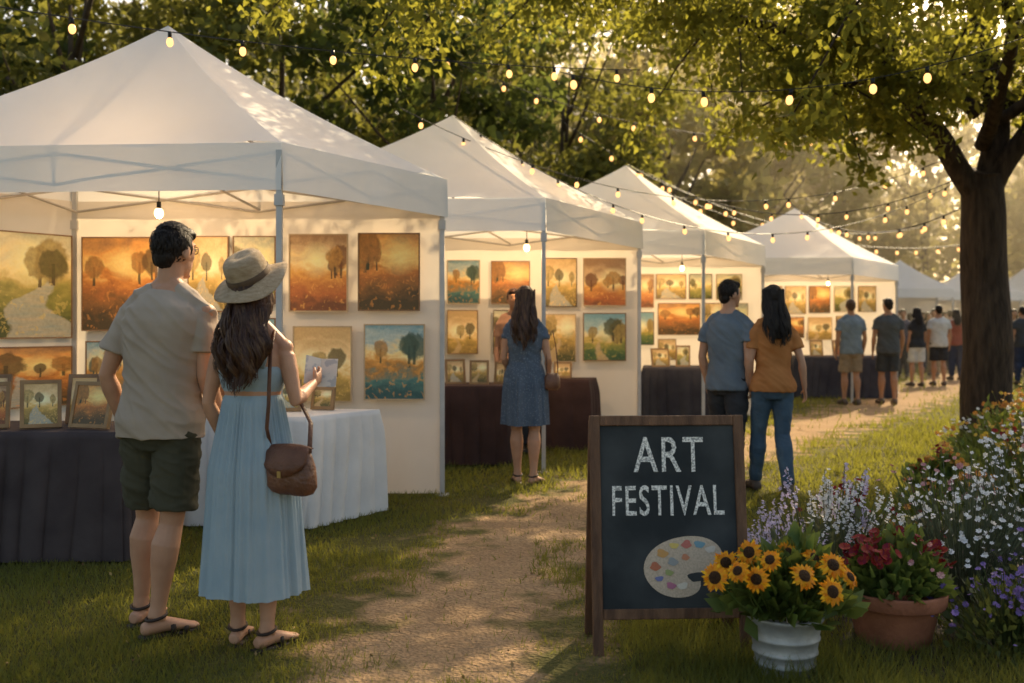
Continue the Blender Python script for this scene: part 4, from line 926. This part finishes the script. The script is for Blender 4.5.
# ================================================================= POTS & FLOWERS
M_zinc=surf('galvanised_zinc',(.46,.46,.445),(.30,.30,.295),scale=9,rough=.5,metal=.35,bump=.3,bscale=30)
M_terra=surf('terracotta',(.36,.14,.075),(.25,.095,.052),scale=8,rough=.85,bump=.4)
M_soil=surf('soil',(.03,.02,.014),(.05,.035,.022),scale=20,bump=1.5,bscale=40)
M_leafp=surf('plant_leaf',(.06,.10,.024),(.11,.14,.035),scale=9,rough=.5,transl=.35,tcol=(.3,.36,.06),island=.35)
M_leafg=surf('sage_leaf',(.09,.11,.06),(.14,.155,.09),scale=9,rough=.6,transl=.3,island=.3)
M_leafd=surf('dark_plant_leaf',(.045,.07,.024),(.085,.10,.034),scale=9,rough=.5,transl=.35,tcol=(.25,.27,.05),island=.35)
M_petal=surf('sunflower_petal',(.85,.44,.02),(.80,.33,.012),scale=40,rough=.6,transl=.3,island=.12)
M_disc=surf('sunflower_disc',(.030,.014,.007),(.08,.036,.011),scale=120,rough=.9,bump=1.5,bscale=200)
def fmat(n,c1,c2): return surf(n,c1,c2,scale=30,rough=.6,transl=.3,island=.25)
M_fred=fmat('red_petal',(.32,.014,.016),(.19,.009,.011)); M_fwhite=fmat('white_petal',(.78,.76,.74),(.66,.66,.66)); M_fpurple=fmat('purple_petal',(.24,.16,.40),(.17,.11,.32)); M_flav=fmat('lavender_petal',(.48,.41,.60),(.58,.53,.66)); M_forange=fmat('orange_petal',(.60,.22,.04),(.55,.3,.06)); M_fpink=fmat('pink_petal',(.52,.20,.22),(.58,.34,.32)); M_fyel=fmat('yellow_petal',(.66,.46,.08),(.55,.36,.05))
def blossoms(pts,size,npet=6):
    n=len(pts); P=np.repeat(np.array(pts),npet,0); a=np.tile(np.arange(npet)*2*math.pi/npet,n)+np.repeat(rng.uniform(0,6,n),npet)
    tl=np.repeat(rng.normal(size=(n,3))*.45+np.array([-.1,-.5,.7]),npet,0); tl/=np.linalg.norm(tl,axis=1)[:,None]
    x=np.cross(tl,np.array([0.3,1,.2])); x/=np.linalg.norm(x,axis=1)[:,None]; y=np.cross(tl,x)
    d=x*np.cos(a)[:,None]+y*np.sin(a)[:,None]+tl*.35; s=np.cross(tl,d); s/=np.linalg.norm(s,axis=1)[:,None]
    L=(size*np.repeat(rng.uniform(.6,1.25,n),npet))[:,None]
    v=np.stack([P,P+d*L*.6+s*L*.36,P+d*L,P+d*L*.6-s*L*.36],1).reshape(-1,3); return v,np.arange(n*npet*4).reshape(-1,4)
def stems_mesh(pts,base,mat,r=.002):
    mb=MB()
    for p in pts:
        b=V((p[0]*.35+base[0]*.65,p[1]*.35+base[1]*.65,base[2])); p=V(p); mb.tube([b,b.lerp(p,.6)+V((0,0,.02)),p],r,4,False)
    return mb.mesh('stems',mat)
def plant(label,x,y,rx,ry,h,lm,ll,nl,fl,z0=0,spike=False,lwid=.45,parent=None,dome=.70,cat='flowering plant',flowers_top=.65,fh=1.05):
    o=parent or thing('flowering_plant',label,cat,(x,y,z0),group='flowering plants in the garden bed')
    bz=z0 if parent else 0
    u=rng.normal(size=(nl,3)); u/=np.linalg.norm(u,axis=1)[:,None]; rr=rng.uniform(.15,1,nl)**.45
    P=np.stack([u[:,0]*rx*rr,u[:,1]*ry*rr,np.abs(u[:,2])*h*dome*rr],1)+np.array([0,0,bz])
    off=rng.uniform(0,50)
    nzv=np.array([noise.noise(V(p*6)+V((off,0,0))) for p in P]); P[:,2]=bz+(P[:,2]-bz)*(1+.6*nzv); P[:,0]*=1+.3*nzv; P[:,1]*=1+.3*nzv
    up=np.stack([u[:,0],u[:,1],np.abs(u[:,2])+.5],1)
    link('foliage',leaf_mesh('foliage',P,ll,lwid,lm,0,up),o)
    allp=[]
    for mat,size,n,npet in fl:
        pts=[]; cls=[(random.uniform(0,6.283),random.random()**.5,random.uniform(.8,1.15)) for _ in range(max(3,n//6))]
        for k in range(n):
            ca,cr_,hc_=random.choice(cls); a=ca+random.gauss(0,.25); r=min(1.15,abs(cr_+random.gauss(0,.13))); hh=h*fh*hc_*(flowers_top+(1-flowers_top)*random.random())*(1-.40*r*r)
            p=np.array([math.cos(a)*r*rx*1.05,math.sin(a)*r*ry*1.05,bz+hh]); allp.append(p)
            if spike:
                for q in range(10): pts.append(p+np.array([random.gauss(0,.007),random.gauss(0,.007),-q*size*1.1]))
            else: pts.append(p)
        v,f=blossoms(pts,size,npet); b=link('blossoms',quick('blossoms',v,f,mat),o); b['kind']='stuff'
    if allp: link('stems',stems_mesh(allp,(0,0,bz),lm),o)
    return o
outl=[(1.2,3.95),(1.9,3.7),(3.4,3.6),(5.5,4.2),(7.5,8),(8.5,12),(6.6,12.6),(5.6,11.2),(4.6,9.2),(3.4,7.2),(2.1,5.7),(1.3,4.9)]
mb=MB(); cx=sum(a for a,b in outl)/12;cy=sum(b for a,b in outl)/12
mb.add([(cx,cy,.05)]+[(cx+(a-cx)*.9,cy+(b-cy)*.9,.045) for a,b in outl]+[(a,b,.001) for a,b in outl],[(0,1+k,1+(k+1)%12) for k in range(12)]+[(1+k,13+k,13+(k+1)%12,1+(k+1)%12) for k in range(12)])
sb=link('soil_bed',mb.mesh('soil_bed',M_soil),kind='structure'); sb['label']='dark planted soil bed beside the path'
B0=V((1.055,3.85,0)); bk=thing('sunflower_bucket','galvanised bucket filled with yellow sunflowers beside the sign','potted plant',B0)
mb=MB(); mb.lathe([(0.0,.004),(.106,.004),(.110,.0),(.112,.018),(.1125,.040),(.118,.044),(.118,.052),(.1135,.056),(.119,.085),(.1245,.089),(.1245,.097),(.1205,.101),(.127,.140),(.1325,.144),(.1325,.152),(.1285,.156),(.138,.212),(.146,.220),(.148,.230),(.143,.236),(.136,.230),(.130,.19),(0,.19)],48); link('bucket',mb.mesh('bucket',M_zinc,True),bk)
plant('',0,0.01,.23,.16,.26,M_leafp,.085,740,[],z0=.225,parent=bk,lwid=.6,dome=.95)
sf=[]
for px,py,Y in((716,578,3.66),(739,572,3.60),(750,553,3.80),(771,561,3.66),(803,577,3.58),(813,559,3.78),(832,566,3.68),(848,578,3.70),(831,592,3.58),(757,579,3.60),(726,562,3.84),(786,553,3.86)):
    sf.append(at(px,py,Y)-B0)
for i,q in enumerate(sf):
    mb=MB(); r=random.uniform(.042,.056); npt=18
    for ring_,(rr,zz) in enumerate(((r,.004),(r*.86,.010))):
        for k in range(npt):
            u=2*math.pi*(k+.5*ring_)/npt+random.uniform(-.1,.1); d=V((math.cos(u),math.sin(u),0)); s_=V((-math.sin(u),math.cos(u),0)); l=rr*random.uniform(.85,1.15); w_=.0068
            mb.add([d*.015+V((0,0,zz)),d*l*.5+s_*w_+V((0,0,zz+.004)),d*l*.8+s_*w_*.75+V((0,0,zz+.002)),d*l+V((0,0,zz-.004+random.uniform(-.008,.008))),d*l*.8-s_*w_*.75+V((0,0,zz+.002)),d*l*.5-s_*w_+V((0,0,zz+.004))],[(0,1,2,3,4,5)],0)
    mb.ell((0,0,.010),(r*.46,r*.46,.011),16,8,mi=1)
    nr=V((q.x*2.2+random.uniform(-.35,.35),-1+random.uniform(-.1,.3),.35+random.uniform(-.3,.6))).normalized(); M=Matrix.Translation(q)@nr.to_track_quat('Z','Y').to_matrix().to_4x4(); mb.xf(M)
    link('sunflower',mb.mesh('sunflower',[M_petal,M_disc]),bk)
mb=MB()
for q in sf: mb.tube([V((q.x*.3,q.y*.3,.2)),V((q.x*.7,q.y*.6,q.z*.75)),q+V((0,.008,-.004))],.004,6)
link('stems',mb.mesh('stems',M_leafp),bk)
def terra_pot(name,label,x,y,sc,fl,hh=.24):
    tp=thing(name,label,'potted plant',(x,y,0)); mb=MB(); mb.lathe([(r*sc,z*sc) for r,z in [(0,.004),(.135,.004),(.14,0),(.148,.03),(.18,.175),(.183,.18),(.205,.182),(.210,.19),(.214,.235),(.210,.243),(.196,.243),(.19,.21),(0,.205)]],44); link('pot',mb.mesh('pot',M_terra,True),tp)
    plant('',0,0,.23*sc,.18*sc,hh,M_leafp,.07,760,fl,z0=.22*sc,parent=tp,lwid=.62,dome=.8,flowers_top=.75,fh=1.15)
terra_pot('red_flower_pot','terracotta pot of dark red flowers beside the bed',1.60,4.18,1,[(M_fred,.024,95,12),(M_fpink,.015,10,8)])
terra_pot('orange_flower_pot','terracotta pot of orange flowers at the bed edge',3.02,7.05,.85,[(M_forange,.024,60,10),(M_fred,.02,20,10)],.26)
defs=[
 ('bushy purple asters growing beside the terracotta pot',2.02,4.05,.28,.25,.32,M_leafd,.05,700,[(M_fpurple,.0135,170,8)],False),
 ('bushy purple asters growing at the bed edge',2.35,4.3,.30,.3,.40,M_leafd,.05,700,[(M_fpurple,.0135,150,8),(M_flav,.012,70,8)],False),
 ('pale lavender spikes growing behind the sunflower bucket',1.20,4.55,.24,.2,.56,M_leafg,.06,420,[(M_flav,.0105,46,5)],True),
 ('pale lavender spikes growing behind the chalkboard sign',1.55,4.85,.36,.25,.62,M_leafg,.06,480,[(M_flav,.0105,52,5),(M_fwhite,.0105,40,5)],True),
 ('airy white flowering bush in the garden bed',2.15,4.75,.36,.3,.66,M_leafg,.05,600,[(M_fwhite,.0135,210,6)],False),
 ('airy white flowering bush in the garden bed',2.62,5.1,.40,.33,.74,M_leafg,.05,620,[(M_fwhite,.014,210,6)],False),
 ('dark red and orange blooms in the garden bed',1.95,5.5,.36,.3,.44,M_leafd,.07,650,[(M_fred,.024,36,10),(M_forange,.018,22,8)],False),
 ('orange and pink blooms in the garden bed',2.65,6.2,.42,.38,.50,M_leafp,.07,800,[(M_forange,.022,40,9),(M_fpink,.019,36,8)],False),
 ('white and pink blooms on a leafy garden shrub',3.35,6.2,.48,.42,.70,M_leafd,.065,900,[(M_fwhite,.019,140,6),(M_fpink,.018,46,8)],False),
 ('golden and red blooms on a leafy garden shrub',3.6,7.5,.45,.42,.56,M_leafp,.075,850,[(M_fyel,.024,60,8),(M_fred,.024,36,9)],False),
 ('pale blooms on a rounded garden shrub',4.25,7.6,.5,.45,.74,M_leafd,.075,950,[(M_fwhite,.021,120,6),(M_flav,.02,60,6)],False),
 ('orange and white blooms on a rounded garden shrub',4.4,8.9,.52,.45,.66,M_leafp,.08,950,[(M_forange,.027,60,8),(M_fwhite,.022,60,6)],False),
 ('white blooms on a rounded garden shrub',5.25,8.9,.62,.55,.86,M_leafd,.085,1050,[(M_fwhite,.024,140,6),(M_fpink,.024,50,8)],False),
 ('golden leafy shrub growing near the tree trunk',5.35,10.4,.52,.48,.66,M_leafp,.09,950,[(M_fyel,.028,50,8),(M_forange,.028,36,8)],False),
 ('leafy shrub with pink blooms near the tree trunk',6.2,10.5,.65,.55,.88,M_leafp,.09,1100,[(M_fpink,.028,60,8),(M_fwhite,.026,60,6)],False),
 ('leafy shrub with white blooms beside the tree trunk',7.0,11.2,.75,.65,.95,M_leafd,.10,1200,[(M_fwhite,.026,70,6)],False),
 ('tall leafy shrub with purple blooms in the bed',3.1,5.0,.42,.4,.56,M_leafd,.06,850,[(M_fpurple,.016,120,8),(M_fpink,.015,36,8)],False),
 ('tufted leafy plant with purple blooms by the lawn',2.75,4.15,.35,.3,.34,M_leafd,.06,700,[(M_fpurple,.015,110,8)],False),
]
for d in defs: plant(d[0],d[1],d[2],d[3],d[4],d[5],d[6],d[7],d[8],d[9],spike=d[10],z0=.02)
# ================================================================= HAZE
mb=MB(); mb.box((16,53.5,12),(120,63,24.2))
m,nt,nd,lk=newmat('evening_haze'); out=N(nd,'ShaderNodeOutputMaterial'); vsn=N(nd,'ShaderNodeVolumeScatter'); vsn.inputs['Color'].default_value=(1,.87,.63,1); vsn.inputs['Density'].default_value=.0075; vsn.inputs['Anisotropy'].default_value=.62
lk.new(vsn.outputs[0],out.inputs['Volume'])
hzo=link('haze',mb.mesh('haze',m),kind='structure'); hzo['label']='thin golden evening haze among the trees'
print('built',time.time()-T0,'objs',len(bpy.data.objects))
